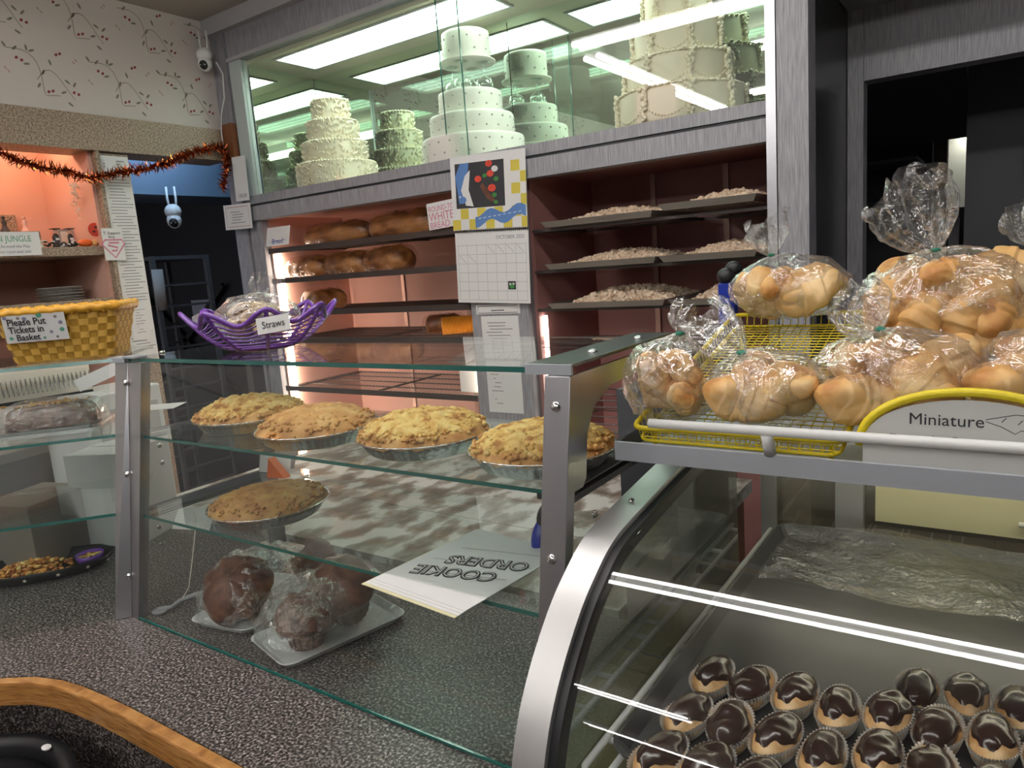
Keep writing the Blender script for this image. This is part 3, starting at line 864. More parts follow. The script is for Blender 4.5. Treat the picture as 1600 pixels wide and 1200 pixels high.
# yellow checks
for i in range(9):
    for j in range(7):
        x0 = -0.166+i*0.0385; y0 = 0.008+j*0.0385
        if (i+j) % 2: continue
        if (y0 > 0.075 and x0 < 0.07) or x0 > 0.15 or y0+0.0385 > 0.272: continue
        q(pc, x0, y0, min(x0+0.0375, .166), min(y0+0.037, .27), 0.0012, 4)
rb = []
n = 12
for k in range(n+1):
    x = -0.06+0.222*k/n; y = 0.043+0.012*math.sin(k*0.95-2)+0.02*k/n
    rb += [(x, y-0.019, .0020), (x, y+0.019, .0020)]
pc.add(rb, [(2*i, 2*i+2, 2*i+3, 2*i+1) for i in range(n)], 5)
for k in range(9):
    x = -0.045+k*0.022
    stroke(pc, [(x, 0.045+0.002*k), (x+0.012, 0.047+.002*k)], 0.0025, 0.0023, 1)
pc.build('page_picture', [m_dark, m_paper, m_red, m_green, m_calyel, m_ltblue, m_muf], pg)
lp = MB().box((-0.16, -0.262, -0.001), (0.168, -0.002, 0.001)).build('month_page', m_paper, cal)
textmesh('OCTOBER 2025', 0.018, m_grink, lp, (0.152, -0.03, 0.0012), align='RIGHT')
gr = MB()
for k in range(8): stroke(gr, [(-0.148+k*0.0435, -0.045), (-0.148+k*0.0435, -0.252)], 0.0009, .0013)
for k in range(7): stroke(gr, [(-0.148, -0.05-k*0.0335), (0.157, -0.05-k*0.0335)], 0.0009, .0013)
for (cx_, cy_) in [(3, 0), (4, 0), (5, 0), (6, 0), (0, 1), (1, 1)]:
    x = -0.148+cx_*0.0435; y = -0.05-cy_*0.0335
    stroke(gr, [(x+.006, y-.003), (x+.036, y-.030)], 0.0012, .0014)
gr.build('date_grid', m_grink, lp)
sk = MB(); q(sk, 0.074, -0.212, 0.108, -0.182, 0.0016, 0)
for (x, y, r_, mi) in [(0.091, -0.2, .011, 1), (0.084, -.192, .005, 2), (0.098, -.191, .005, 2), (0.084, -.192, .002, 0), (0.098, -.191, .002, 0)]:
    sk.add([(x+r_*math.cos(k*PI/5), y+r_*.8*math.sin(k*PI/5), .0018+.0001*mi+(.0003 if r_ < .003 else 0)) for k in range(10)], [tuple(range(10))], mi)
sk.build('green_sticker', [m_dark, m_green, m_paper], lp)
co = MB()
for k in range(40): co.tube([(-0.155+k*0.0082, -0.006, 0.002), (-0.155+k*0.0082, 0.002, 0.005), (-0.155+k*0.0082, 0.009, 0.002)], 0.0009, 4)
co.build('spiral_binding', m_wiredk, cal)
# papers on the centre post
pp = sheet('price_list', 'narrow printed price list on the centre post below the calendar', 'notice', (-1.56, 2.187, 1.33), RX, UZ, 0.17, 0.16)
lines(pp, [0.055-k*0.012 for k in range(9)], -0.065, 0.06, wd=0.002, seed=3, xj=.03)
pp = sheet('price_list', 'long lined price list lowest on the centre post', 'notice', (-1.56, 2.187, 1.14), RX, UZ, 0.16, 0.2)
lines(pp, [0.08-k*0.016 for k in range(10)], -0.065, 0.0, wd=0.002, seed=4, xj=.03)
pp = sheet('framed_notice', 'small black-bordered notice just under the calendar', 'notice', (-1.565, 2.187, 1.435), RX, UZ, 0.2, 0.035)
fm = MB(); stroke(fm, [(-.09, .013), (-.09, -.013), (.09, -.013), (.09, .013), (-.09, .013)], .002); stroke(fm, [(-.03, -.004), (.03, -.004)], .003); fm.build('border', m_ink, pp)
# notices on left stile
r_, u_ = tilt(R(-2))
nt_ = sheet('notice', 'white notice with a dark red border at the left end of the bread shelves', 'notice', (-3.005, 2.158, 1.912), r_, u_, 0.205, 0.115)
b_ = MB(); stroke(b_, [(-.085, .045), (-.085, -.045), (.085, -.045), (.085, .045), (-.085, .045)], .002); b_.build('border', m_rdink, nt_)
lines(nt_, [0.022, .010, -.002, -.014, -.027], -.055, .055, wd=.0022, seed=1, xj=.02)
nt_ = sheet('notice', 'plain grey-white paper notice directly above the red-bordered notice', 'notice', (-2.955, 2.164, 2.08), r_, u_, 0.1, 0.2)
textmesh('CRUE!', 0.024, m_grink, nt_, (-.03, -.085, .0006))
# shelf tags
nt_ = sheet('shelf_tag', 'white card handwritten bread at the left end of the top shelf', 'shelf tag', (-2.782, 2.197, 1.803), RX, (0, 0.25, 1), 0.165, 0.088)
textmesh('Bread', 0.034, m_blue, nt_, (0.0, -.034, .0006), align='CENTER')
mbx = MB(); stroke(mbx, [(-.05, -.024), (.06, -.020)], .0015, .0007); mbx.build('underline', m_blue, nt_)
r_, u_ = tilt(R(3))
nt_ = sheet('shelf_tag', 'white card lettered ROUND-TOP WHITE BREAD in pink outline', 'shelf tag', (-1.79, 2.19, 1.803), r_, u_, 0.15, 0.1)
textmesh('ROUND-TOP', 0.029, m_pkink, nt_, (-.068, .017, .0006), xs=.82)
textmesh('WHITE', 0.046, m_pkink, nt_, (-.068, -.019, .0006), xs=.85)
textmesh('BREAD', 0.034, m_pkink, nt_, (-.068, -.046, .0006), xs=.95)

# ================================================================== SECURITY CAMERAS
def security_camera(label, loc, rz, s=1.0):
    o = thing('security_camera', label, 'security camera', loc, (0, 0, rz), 'white dome security cameras')
    o.scale = (s, s, s)
    MB().ball((0, 0, 0.03), (0.034, 0.034, 0.032), 20, 12).build('housing', m_white, o, smooth=True)
    MB().ball((0, -0.004, -0.008), (0.030, 0.029, 0.034), 20, 12).build('camera_head', m_white, o, smooth=True)
    f = MB().ball((0, -0.017, -0.014), (0.021, 0.0185, 0.024), 18, 10).build('lens_face', m_black, o, smooth=True)
    l = MB()
    for (x, z) in ((0, -.008), (-.009, -.02), (.009, -.02)): l.ball((x, -.0325, z), .0028, 8, 6)
    l.build('lens', m_chrome, f, smooth=True)
    for sx in (-1, 1):
        MB().tube([(sx*.014, 0.01, .05), (sx*.017, 0.012, .085), (sx*.016, .012, .135)], 0.0048, 8).build('antenna', m_white, o, smooth=True)
    MB().box((-.012, .02, .02), (.012, .05, .06)).build('bracket', m_white, o)
    return o
security_camera('white dome security camera with two antennas at the wallpaper corner', (-3.03, 2.115, 2.60), R(35))
security_camera('white dome security camera inside the dark doorway', (-3.55, 2.17, 1.955), R(50), 1.2)
mb = MB(); mb.tube([(-3.0, 2.15, 2.60), (-2.99, 2.17, 2.55), (-3.01, 2.175, 2.45), (-3.05, 2.175, 2.38), (-3.045, 2.16, 2.3), (-3.03, 2.15, 2.22)], 0.003, 6)
tag(mb.build('power_cable', m_white, smooth=True), 'thin white cable hanging from the corner security camera', 'cable')

# ================================================================== GARLAND
def garland():
    pts = [(1.10, 2.17), (1.221, 2.131), (1.279, 2.101), (1.342, 2.089), (1.431, 2.076), (1.524, 2.056), (1.632, 2.085), (1.743, 2.107), (1.846, 2.135), (1.959, 2.185), (2.06, 2.215), (2.13, 2.232), (2.15, 2.19), (2.14, 2.12), (2.11, 2.045)]
    rnd = random.Random(5); mb = MB()
    for i in range(len(pts)-1):
        a = Vector((-3.02, *pts[i])); b = Vector((-3.02, *pts[i+1]))
        cnt = int((b-a).length/0.00065)
        for k in range(cnt):
            c = a.lerp(b, rnd.random())
            d = Vector((rnd.gauss(0, 1), rnd.gauss(0, 1), rnd.gauss(0, 1))).normalized()
            L = rnd.uniform(.014, .042)
            s = d.orthogonal().normalized()*0.0022
            e = c+d*L
            mid = c+d*L*0.5+Vector((rnd.uniform(-1, 1), rnd.uniform(-1, 1), rnd.uniform(-1, 1)))*0.004
            mb.add([c-s, c+s, mid+s, mid-s, e], [(0, 1, 2, 3), (3, 2, 4)], 1 if rnd.random() < 0.25 else 0)
        mb.tube([a, b], 0.003, 5)
    tag(mb.build('tinsel_garland', [m_tins, m_tins2]), 'copper tinsel garland draped under the speckled beam', 'garland')
garland()

# ================================================================== LEFT NICHE HUTCH
hut = thing('display_hutch', 'pink-lined wall hutch with a speckled shelf left of the menu strip', 'hutch')
h = MB(); h.box((-3.55, 0.905, 1.2), (-3.53, 1.575, 2.3)); h.build('back_panel', m_niche, hut)
MB().box((-3.53, 1.56, 1.2), (-3.1, 1.575, 2.3)).build('side_panel', m_niche, hut)
MB().box((-3.53, 0.905, 1.2), (-3.1, 0.92, 2.3)).build('side_panel', m_niche, hut)
MB().box((-3.53, 0.92, 2.28), (-3.22, 1.56, 2.3)).build('top_panel', m_niche, hut)
MB().box((-3.53, 0.92, 1.76), (-3.08, 1.56, 1.795)).build('shelf', m_beam, hut)
MB().box((-3.53, 0.92, 1.555), (-3.08, 1.56, 1.585)).build('shelf', m_beam, hut)
MB().box((-3.1, 1.5755, 1.2), (-3.065, 1.592, 2.3)).build('face_stile', m_beam, hut)
MB().box((-3.53, 0.92, 1.87), (-3.50, 1.42, 1.96)).build('riser_panel', m_beam, hut)
MB().box((-3.48, 0.92, 1.796), (-3.30, 1.42, 1.875)).build('riser', m_beam, hut)
MB().tube([(-3.30, 0.95, 2.262), (-3.30, 1.53, 2.262)], 0.009, 8).build('lamp_tube', emit('hutch_tube', (1, 0.74, 0.5), 24), hut, smooth=True)
# menu strip column and papers
st(MB().box((-3.2, 1.593, 0), (-3.08, 1.715, 2.17)).build('trim_10', m_beam))
mn = sheet('menu_board', 'tall paper menu strip of lined print between hutch and doorway', 'menu', (-3.0765, 1.654, 1.74), (0, 1, 0), UZ, 0.118, 0.84)
lines(mn, [0.40-k*0.0125 for k in range(64)], -.05, .056, mat=m_grink, wd=.0028, seed=9, xj=.02)
nt_ = sheet('notice', 'small plain notes stapled at the foot of the menu strip', 'notice', (-3.074, 1.655, 1.475), (0, 1, 0), UZ, .085, .16)
lines(nt_, [0.06-k*.012 for k in range(10)], -.03, .03, mat=m_grink, wd=.002, seed=2, xj=.02)
# hutch signs
nt_ = sheet('sign', 'white card hand-lettered JUNGLE taped to the hutch shelf', 'sign', (-3.07, 1.215, 1.81), (0, 1, 0), UZ, 0.2, 0.088)
textmesh('N JUNGLE', 0.032, m_grnink, nt_, (-.045, .008, .0006), xs=.8)
textmesh('& Around the Play', 0.015, m_grink, nt_, (-.05, -.014, .0006), xs=1)
textmesh('STAY CALM AND SIDE', 0.012, m_grink, nt_, (-.05, -.034, .0006), xs=.95)
nt_ = sheet('sign', 'small white card with a pink shield emblem on the hutch stile', 'sign', (-3.055, 1.585, 1.80), (0, 1, 0), UZ, 0.085, 0.13)
textmesh('T. Support', 0.016, m_ink, nt_, (-.036, .04, .0006))
textmesh('Shop', 0.014, m_ink, nt_, (-.018, .025, .0006))
e_ = MB()
sh = [(-.048, 0.0), (-.034, .018), (.036, .018), (.044, 0.0), (0.0, -.055), (-.048, 0)]
stroke(e_, sh, .006, .001)
stroke(e_, [(.022, .006), (-.018, .006), (-.024, -.004), (.014, -.014), (.008, -.026), (-.012, -.026)], .007, .001)
e_.build('shield_emblem', m_pkink, nt_)
nt_ = sheet('note', 'blank white slip high on the grey board above the doorway edge', 'note', (-3.058, 1.628, 2.12), (0, 1, 0), UZ, .045, .05)
# figurines
def grad(label, x, y, z, s=1.0):
    o = thing('graduate_figurine', label, 'figurine', (x, y, z), group='graduate figurines in the hutch')
    MB().lathe([(0.016, 0), (0.017, .004), (0.012, .03), (0.013, .048), (.008, .058), (.003, .06)], 14, sx=s, sy=s).build('gown', m_black, o, smooth=True)
    MB().ball((0, 0, .068), (.009, .009, .010), 12, 8).build('head', m_skin, o, smooth=True)
    MB().box((-.015, -.015, .078), (.015, .015, .081)).build('mortarboard', m_black, o)
    MB().box((.006, -.006, .034), (.014, .006, .042)).build('hood', m_white, o)
grad('dark graduate figurine standing taller beside the red tag', -3.2, 1.432, 1.796, 1)
grad('small graduate figurine next to the framed picture', -3.2, 1.488, 1.796, .8)
def dancer(label, x, y, z, mat, nm='figurine'):
    o = thing(nm, label, 'figurine', (x, y, z))
    MB().lathe([(0.02, 0), (.018, .006), (.009, .018), (.007, .03), (.01, .038), (.006, .048), (.003, .052)], 12).build('body', mat, o, smooth=True)
    MB().ball((0, 0, .058), .007, 10, 7).build('head', m_skin if mat is not m_dark else m_dark, o, smooth=True)
    MB().tube([(0, .006, .045), (.006, .02, .05), (.002, .03, .06)], .002, 6).build('arm', mat, o, smooth=True)
dancer('dark kneeling figurine on the upper riser of the hutch', -3.36, 1.318, 1.876, m_dark)
dancer('pale pink kneeling figurine beside the dark figurine on the riser', -3.36, 1.393, 1.876, M('figpink', (.75, .45, .38), .5))
o = thing('cake_topper', 'pearly archway cake topper with scroll feet in the hutch', 'cake topper', (-3.40, 1.262, 1.876))
t_ = MB(); t_.tube([(0, -.04, 0), (0, -.036, .05)]+[(0, -.036+.072*k/8, .05+.03*math.sin(PI*k/8)) for k in range(1, 8)]+[(0, .036, .05), (0, .04, 0)], .0045, 7)
t_.build('arch', m_pearl, o, smooth=True)
MB().ball((0, 0, .1), (.012, .016, .018), 10, 7).build('bell', m_pearl, o, smooth=True)
MB().box((-.02, -.055, 0), (.02, .055, .006)).build('base', m_pearl, o)
o = thing('gold_stand', 'cream scalloped miniature cake stand on the hutch shelf', 'cake stand', (-3.22, 1.37, 1.796))
MB().lathe([(.026, 0), (.02, .01), (.018, .022), (.034, .03), (.034, .034), (0, .034)], 20).build('stand_body', m_pearl, o, smooth=True)
o = thing('picture_frame', 'small framed picture behind the little graduate figurine', 'picture frame', (-3.30, 1.52, 1.796), (0, 0, 0))
MB().box((-.006, -.03, 0), (0, .03, .085)).build('frame', m_greyplast, o)
MB().box((0.0001, -.023, .008), (.001, .023, .077)).build('picture', m_creampaper, o)
o = thing('paper_tag', 'red oval paper tag with a dark face print near the hutch side', 'tag', (-3.12, 1.552, 1.865), (0, 0, 0))
MB().lathe([(0, 0), (.028, 0), (.028, .0015), (0, .0015)], 24).build('tag_disc', m_red, o)
k_ = MB(); k_.ball((.008, -.006, .0025), (.004, .007, .001), 8, 5); k_.ball((-.010, .004, .0025), (.004, .009, .001), 8, 5); k_.ball((.006, .010, .0025), (.004, .004, .001), 8, 5); k_.build('face_print', m_ink, o)
o.rotation_euler = (0, R(90), 0)
rnd = random.Random(4)
mb = MB()
for k in range(60):
    mb.ball((-3.13+rnd.uniform(-.02, .02), 1.42+rnd.uniform(-.06, .06), 1.80+abs(rnd.gauss(0, .008))), (rnd.uniform(.003, .009), rnd.uniform(.003, .009), .004), 6, 4, mi=rnd.choice([0, 0, 1]))
tag(mb.build('wrapped_sweets', [m_black, m_white]), 'heap of black and white wrapped sweets on the hutch ledge', 'sweets', None, 'stuff')
mb = MB(); mb.ball((-3.13, 1.51, 1.812), (.016, .03, .016), 14, 9); mb.ball((-3.13, 1.545, 1.812), (.013, .014, .014), 12, 8, mi=1)
tag(mb.build('pumpkin_sweet', [m_orangep, m_roll], smooth=True), 'orange foil pumpkin sweet at the end of the sweets heap', 'sweet')
mb = MB(); rnd = random.Random(11)
for k in range(90):
    mb.ball((-3.2+rnd.gauss(0, .006), 1.535+rnd.gauss(0, .008), 2.06-abs(rnd.gauss(0, .06))), (.002, .003, .004), 5, 4)
tag(mb.build('beaded_string', m_pearl), 'pearly beaded string hanging below the garland inside the hutch', 'beads')
# stack of paper plates on lower hutch shelf
for k in range(9):
    o = MB().lathe([(0, 0), (.07, 0), (.085, .004), (.084, .0055), (.069, .0015), (0, .0015)], 24, sx=0.8).build('paper_plate', m_cardb if k % 2 else m_box)
    o.location = (-3.22+0.004*math.sin(k*2), 1.42+0.006*math.cos(k*3), 1.586+k*0.0062)
    tag(o, 'thin cake board on the lower hutch shelf, %s of the stack' % ['lowest', 'second from the bottom', 'third from the bottom', 'fourth from the bottom', 'middle one', 'fourth from the top', 'third from the top', 'second from the top', 'topmost'][k], 'cake board', 'stacked cake boards in the hutch')

# ================================================================== DARK DOORWAY
m_rack = M('rack_metal', (0.12, 0.12, 0.13), 0.5, 0.3)
rk = thing('bakers_rack', 'tall dark metal baking rack standing in the dark doorway', 'rack', (-4.0, 2.36, 0))
for (x, y) in ((-.2, -.2), (-.2, .12), (.2, -.2), (.2, .12)):
    MB().box((x-.012, y-.012, 0), (x+.012, y+.012, 1.78)).build('upright', m_rack, rk)
for k in range(12):
    z = 0.35+k*0.115
    for xx in (-.2, .18): MB().box((xx, -.19, z), (xx+.02, .11, z+.012)).build('runner', m_rack, rk)
MB().box((-.2, -.2, 1.76), (.2, .12, 1.78)).build('top_frame', m_rack, rk)
nt_ = sheet('paper_notice', 'bluish white sheet pinned inside the dark doorway', 'notice', (-4.4, 2.79, 1.44), RX, UZ, .22, .15, M('dim_paper', (.5, .53, .62), .8))
nt_ = sheet('apron', 'pale cloth hanging from the side of the dark baking rack', 'cloth', (-3.785, 2.17, 1.60), (0.2, 1, 0), (0, -.25, 1), .06, .22, m_box, curl=.05)
mb = MB(); mb.obox((-4.6, 2.77, 1.25), (.5, 0, .35), (0, .01, 0), (-.01, 0, .014)); mb.obox((-4.6, 2.77, 1.25), (.5, 0, -.35), (0, .01, 0), (.01, 0, .014))
tag(mb.build('cross_brace', m_black), 'black crossed metal braces at the back of the dark doorway', 'brace')

# ================================================================== PASS-THROUGH ROOM (right)
mb = MB(); mb.box((-.30, 7.2, 2.55), (-.0, 7.26, 2.60)); mb.box((-.155, 7.22, 2.60), (-.145, 7.24, 3.199)); 
tag(mb.build('shop_light', emit('far_tube', (1, 1, .95), 9)), 'long bright tube light far beyond the pass-through', 'ceiling light')
for k, x in enumerate((-.4, -.25, -.12)):
    tag(MB().box((x, 7.8, 2.42), (x+.09, 7.999, 2.46)).build('shop_light', emit('far_tube_b%d' % k, (1, 1, .95), 8)), ['first small bright light under the far tube, farthest left', 'middle small bright light under the far tube', 'third small bright light under the far tube'][k], 'ceiling light')
tag(MB().ball((-.22, 6, 2.32), .05, 12, 8).tube([(-.22, 6, 2.36), (-.22, 6, 3.199)], .004, 6).build('pendant_light', emit('far_pend', (1, 1, .95), 12), smooth=True), 'round bright pendant light beyond the pass-through', 'ceiling light')
tag(MB().box((-.34, 4.8, 0), (-.1, 5.1, 1.72)).build('dark_cabinet', m_dark), 'dark cabinet standing in the bright far room', 'cabinet')
tag(MB().box((-.26, 4.42, 0), (-.215, 4.49, 1.66)).build('grey_stand', m_greyplast), 'narrow grey metal stand beside the far doorway', 'stand')
for z in (1.75, 1.95):
    mb = MB(); mb.box((-.9, 4.1, z), (-.38, 4.499, z+.015))
    tag(mb.build('dark_shelf', m_darkgrey), 'dark wall shelf at %s height in the pass-through room' % ('lower' if z < 1.8 else 'upper'), 'shelf')
st(MB().add([(-.9, 2.9, 2.6), (-.2, 2.9, 2.6), (-.15, 4.4, 2.1), (-.9, 4.4, 2.1), (-.9, 2.9, 2.55), (-.2, 2.9, 2.55), (-.15, 4.4, 2.05), (-.9, 4.4, 2.05)], [(0, 1, 2, 3), (7, 6, 5, 4), (0, 4, 5, 1), (1, 5, 6, 2), (2, 6, 7, 3), (3, 7, 4, 0)]).build('trim_11', m_darkgrey))
o = thing('pipe_fitting', 'rusty brown pipe end on the grey partition wall', 'pipe', (.045, 3.44, 1.93))
MB().tube([(0, 0, 0), (0, -.015, .0), (0.0, -.02, -.18)], [.012, .012, .005], 8).build('pipe', M('rust', (.12, .05, .035), .6), o, smooth=True)

# ================================================================== WORK TABLE behind case
wt = thing('work_table', 'floured brown work table behind the pie case', 'table', (0, 0, 0))
MB().box((-2.35, 1.2, .86), (-0.62, 1.506, .9)).build('table_board', m_flour, wt)
MB().box((-2.35, 1.51, .86), (-0.62, 2.12, .9)).build('table_board', m_flour, wt)
for (x, y) in ((-2.3, 1.25), (-.67, 1.25), (-2.3, 2.07), (-.67, 2.07)):
    MB().box((x-.03, y-.03, 0), (x+.03, y+.03, .86)).build('leg', m_brownwood, wt)

# ================================================================== GLASS PIE CASE (middle)
def glass_slab(x0, x1, y0, y1, z0, z1, parent, name='glass_shelf', front=True):
    g = MB().box((x0, y0, z0), (x1, y1, z1)).build(name, m_glass, parent)
    e = MB().box((x0, y0-.0012, z0), (x1, y0-.0001, z1))
    e.build('glass_edge', m_edge, g)
    return g
pc_ = thing('pie_case', 'steel-framed glass countertop case of crumb pies', 'display case')
CX0, CX1 = -1.60, -0.475
SL = (0.82-0.72)/(1.457-0.9)
def yf(z): return 0.72+(z-0.9)*SL
glass_slab(CX0, CX1-.045, 0.822, 1.165, 1.449, 1.457, pc_, 'top_glass')
glass_slab(-1.585, -.50, yf(1.29)+.006, 1.15, 1.285, 1.291, pc_)
glass_slab(-1.565, -.50, yf(1.125)+.006, 1.15, 1.116, 1.122, pc_)
# slanted front glass
MB().add([(-1.53, yf(.901), .901), (-.51, yf(.901), .901), (-.51, yf(1.446), 1.446), (-1.57, yf(1.446), 1.446),
          (-1.53, yf(.901)+.004, .901), (-.51, yf(.901)+.004, .901), (-.51, yf(1.446)+.004, 1.446), (-1.57, yf(1.446)+.004, 1.446)],
         [(0, 1, 2, 3), (7, 6, 5, 4), (0, 4, 5, 1), (1, 5, 6, 2), (2, 6, 7, 3), (3, 7, 4, 0)]).build('front_glass', m_front, pc_)
MB().box((-1.53, .7165, .9), (-.51, .7195, .9045)).build('glass_edge', m_edge, pc_)
# right end frame
def slant_post(x0, x1, yo, th, zt=1.447, z0=.9):
    return [(x0, yf(z0)-yo, z0), (x1, yf(z0)-yo, z0), (x1, yf(zt)-yo, zt), (x0, yf(zt)-yo, zt), (x0, yf(z0)-yo+th, z0), (x1, yf(z0)-yo+th, z0), (x1, yf(zt)-yo+th, zt), (x0, yf(zt)-yo+th, zt)]
BF = [(0, 1, 2, 3), (7, 6, 5, 4), (0, 4, 5, 1), (1, 5, 6, 2), (2, 6, 7, 3), (3, 7, 4, 0)]
MB().add(slant_post(-.512, -.472, .006, .022), BF).build('right_post', m_steel, pc_, bevel=.0015)
arm = [(.82, 1.447), (1.17, 1.447), (1.17, 1.425), (.93, 1.415), (.875, 1.395), (.85, 1.36), (.84, 1.30), (.83, 1.29), (.80, 1.29)]
MB().yz(arm, -.478, -.4725).build('right_arm', m_steel, pc_)
MB().box((-.545, .818, 1.4575), (-.472, 1.17, 1.4625)).build('top_plate', m_steeld, pc_, bevel=.001)
MB().box((-.545, .815, 1.448), (-.472, .8205, 1.462)).build('plate_lip', m_steelx, pc_)
MB().box((-.53, .80, 1.275), (-.473, 1.15, 1.284)).build('shelf_bracket', m_steeld, pc_)
MB().box((-.505, .80, 1.292), (-.473, 1.15, 1.294)).build('shelf_bracket', m_steeld, pc_)
MB().box((-.53, .78, 1.104), (-.473, 1.15, 1.114)).build('shelf_bracket', m_steeld, pc_)
MB().box((-.495, 1.13, .9), (-.473, 1.165, 1.447)).build('rear_post', m_steeld, pc_)
def screw(p, n, parent, r=.0075):
    n = Vector(n).normalized()
    rot = n.to_track_quat('Z', 'Y').to_matrix()
    mb = MB()
    mb.ball(p, (r, r, r*.55), 12, 8, rot)
    return mb.build('screw', m_chrome, parent, smooth=True)
fn = Vector((0, -1, SL))
for z in (1.407, 1.205): screw((-.493, yf(z)-.0065, z), fn, pc_)
for (x, y) in ((-.50, .93), (-.50, 1.09)): screw((x, y, 1.463), (0, 0, 1), pc_, .008)
for y in (.86, 1.02): screw((-.495, y, 1.2945), (0, 0, 1), pc_, .006)
for (y, z) in ((.86, 1.24), (.86, 1.20), (.84, 1.07)): screw((-.474, y, z), (1, 0, 0), pc_, .006)
# left end
MB().add([(-1.556, yf(.9)-.004, .9), (-1.532, yf(.9)-.004, .9), (-1.538, yf(1.447)-.004, 1.447), (-1.588, yf(1.447)-.004, 1.447),
          (-1.556, yf(.9)+.018, .9), (-1.532, yf(.9)+.018, .9), (-1.538, yf(1.447)+.018, 1.447), (-1.588, yf(1.447)+.018, 1.447)], BF).build('left_post', m_steel, pc_)
MB().box((-1.63, .80, 1.275), (-1.56, 1.15, 1.284)).build('shelf_bracket', m_steeld, pc_)
MB().box((-1.61, .78, 1.104), (-1.545, 1.15, 1.114)).build('shelf_bracket', m_steeld, pc_)
MB().box((-1.625, 1.13, .9), (-1.60, 1.165, 1.447)).build('rear_post', m_steeld, pc_)
for (y, z) in ((.83, 1.26), (.83, 1.22), (.80, 1.08), (.80, 1.04)): screw((-1.545, y, z), (1, -.3, 0), pc_, .006)
screw((-1.60, .90, 1.459), (0, 0, 1), pc_, .007)
MB().box((-1.600, .808, 1.4575), (-1.55, .838, 1.4625)).build('corner_cap', m_steelx, pc_, bevel=.001)

# ---------------------------------------------------------------- left leg case
lc = thing('cookie_case', 'angled glass countertop case at the left with wrapped cake and star tray', 'display case')
def lp_(t, n, z, so=0.0):
    """point in the left leg frame: t along counter, n inward from base line, z"""
    n2 = n+(z-.9)*SL*so*1.27
    q = Vector((P0[0], P0[1], 0))+D*t+NN*n2
    return (q.x, q.y, z)
def lslab(t0, t1, n0, n1, z0, z1, name, mat, parent, edge=True, so=1.0):
    vs = [lp_(t, n, z, so) for z in (z0, z1) for (t, n) in ((t0, n0), (t1, n0), (t1, n1), (t0, n1))]
    g = MB().add(vs, [(3, 2, 1, 0), (4, 5, 6, 7), (0, 1, 5, 4), (1, 2, 6, 5), (2, 3, 7, 6), (3, 0, 4, 7)]).build(name, mat, parent)
    if edge:
        vs = [lp_(t, n, z, so) for z in (z0, z1) for (t, n) in ((t0, n0-.0012), (t1, n0-.0012), (t1, n0-.0001), (t0, n0-.0001))]
        MB().add(vs, [(3, 2, 1, 0), (4, 5, 6, 7), (0, 1, 5, 4), (1, 2, 6, 5), (2, 3, 7, 6), (3, 0, 4, 7)]).build('glass_edge', m_edge, g)
    return g
lslab(-.012, 1.1, 0.0, .36, 1.449, 1.457, 'top_glass', m_glass, lc)
lslab(.002, 1.1, 0.006, .34, 1.285, 1.291, 'glass_shelf', m_glass, lc)
lslab(.014, 1.1, 0.006, .34, 1.116, 1.122, 'glass_shelf', m_glass, lc)
vs = [lp_(.036, 0, .901, 1), lp_(1.1, 0, .901, 1), lp_(1.1, 0, 1.446, .75), lp_(-.005, 0, 1.446, .75), lp_(.036, .004, .901, 1), lp_(1.1, .004, .901, 1), lp_(1.1, .004, 1.446, .75), lp_(-.005, .004, 1.446, .75)]
MB().add(vs, BF).build('front_glass', m_front, lc)
cb0, cb1, ct0, ct1 = (-1.579, .690), (-1.557, .7155), (-1.642, .812), (-1.590, .8135)
vs = [(*cb0, .9), (*cb1, .9), (*ct1, 1.447), (*ct0, 1.447)]+[(x-.012, y+.018, z) for x, y, z in [(*cb0, .9), (*cb1, .9), (*ct1, 1.447), (*ct0, 1.447)]]
MB().add(vs, BF).build('corner_post', m_steel, lc, bevel=.001)
vs = [(-1.662, .806, 1.447), (-1.602, .812, 1.447), (-1.602, .812, 1.4585), (-1.662, .806, 1.4585), (-1.672, .84, 1.447), (-1.604, .84, 1.447), (-1.604, .84, 1.4585), (-1.672, .84, 1.4585)]
MB().add(vs, BF).build('corner_cap', m_steelx, lc, bevel=.001)
for z in (1.405, 1.207, .988):
    k = (z-.9)/.547
    screw((cb1[0]+(ct1[0]-cb1[0])*k-.006, cb1[1]+(ct1[1]-cb1[1])*k-.004, z), (.35, -.9, .2), lc)

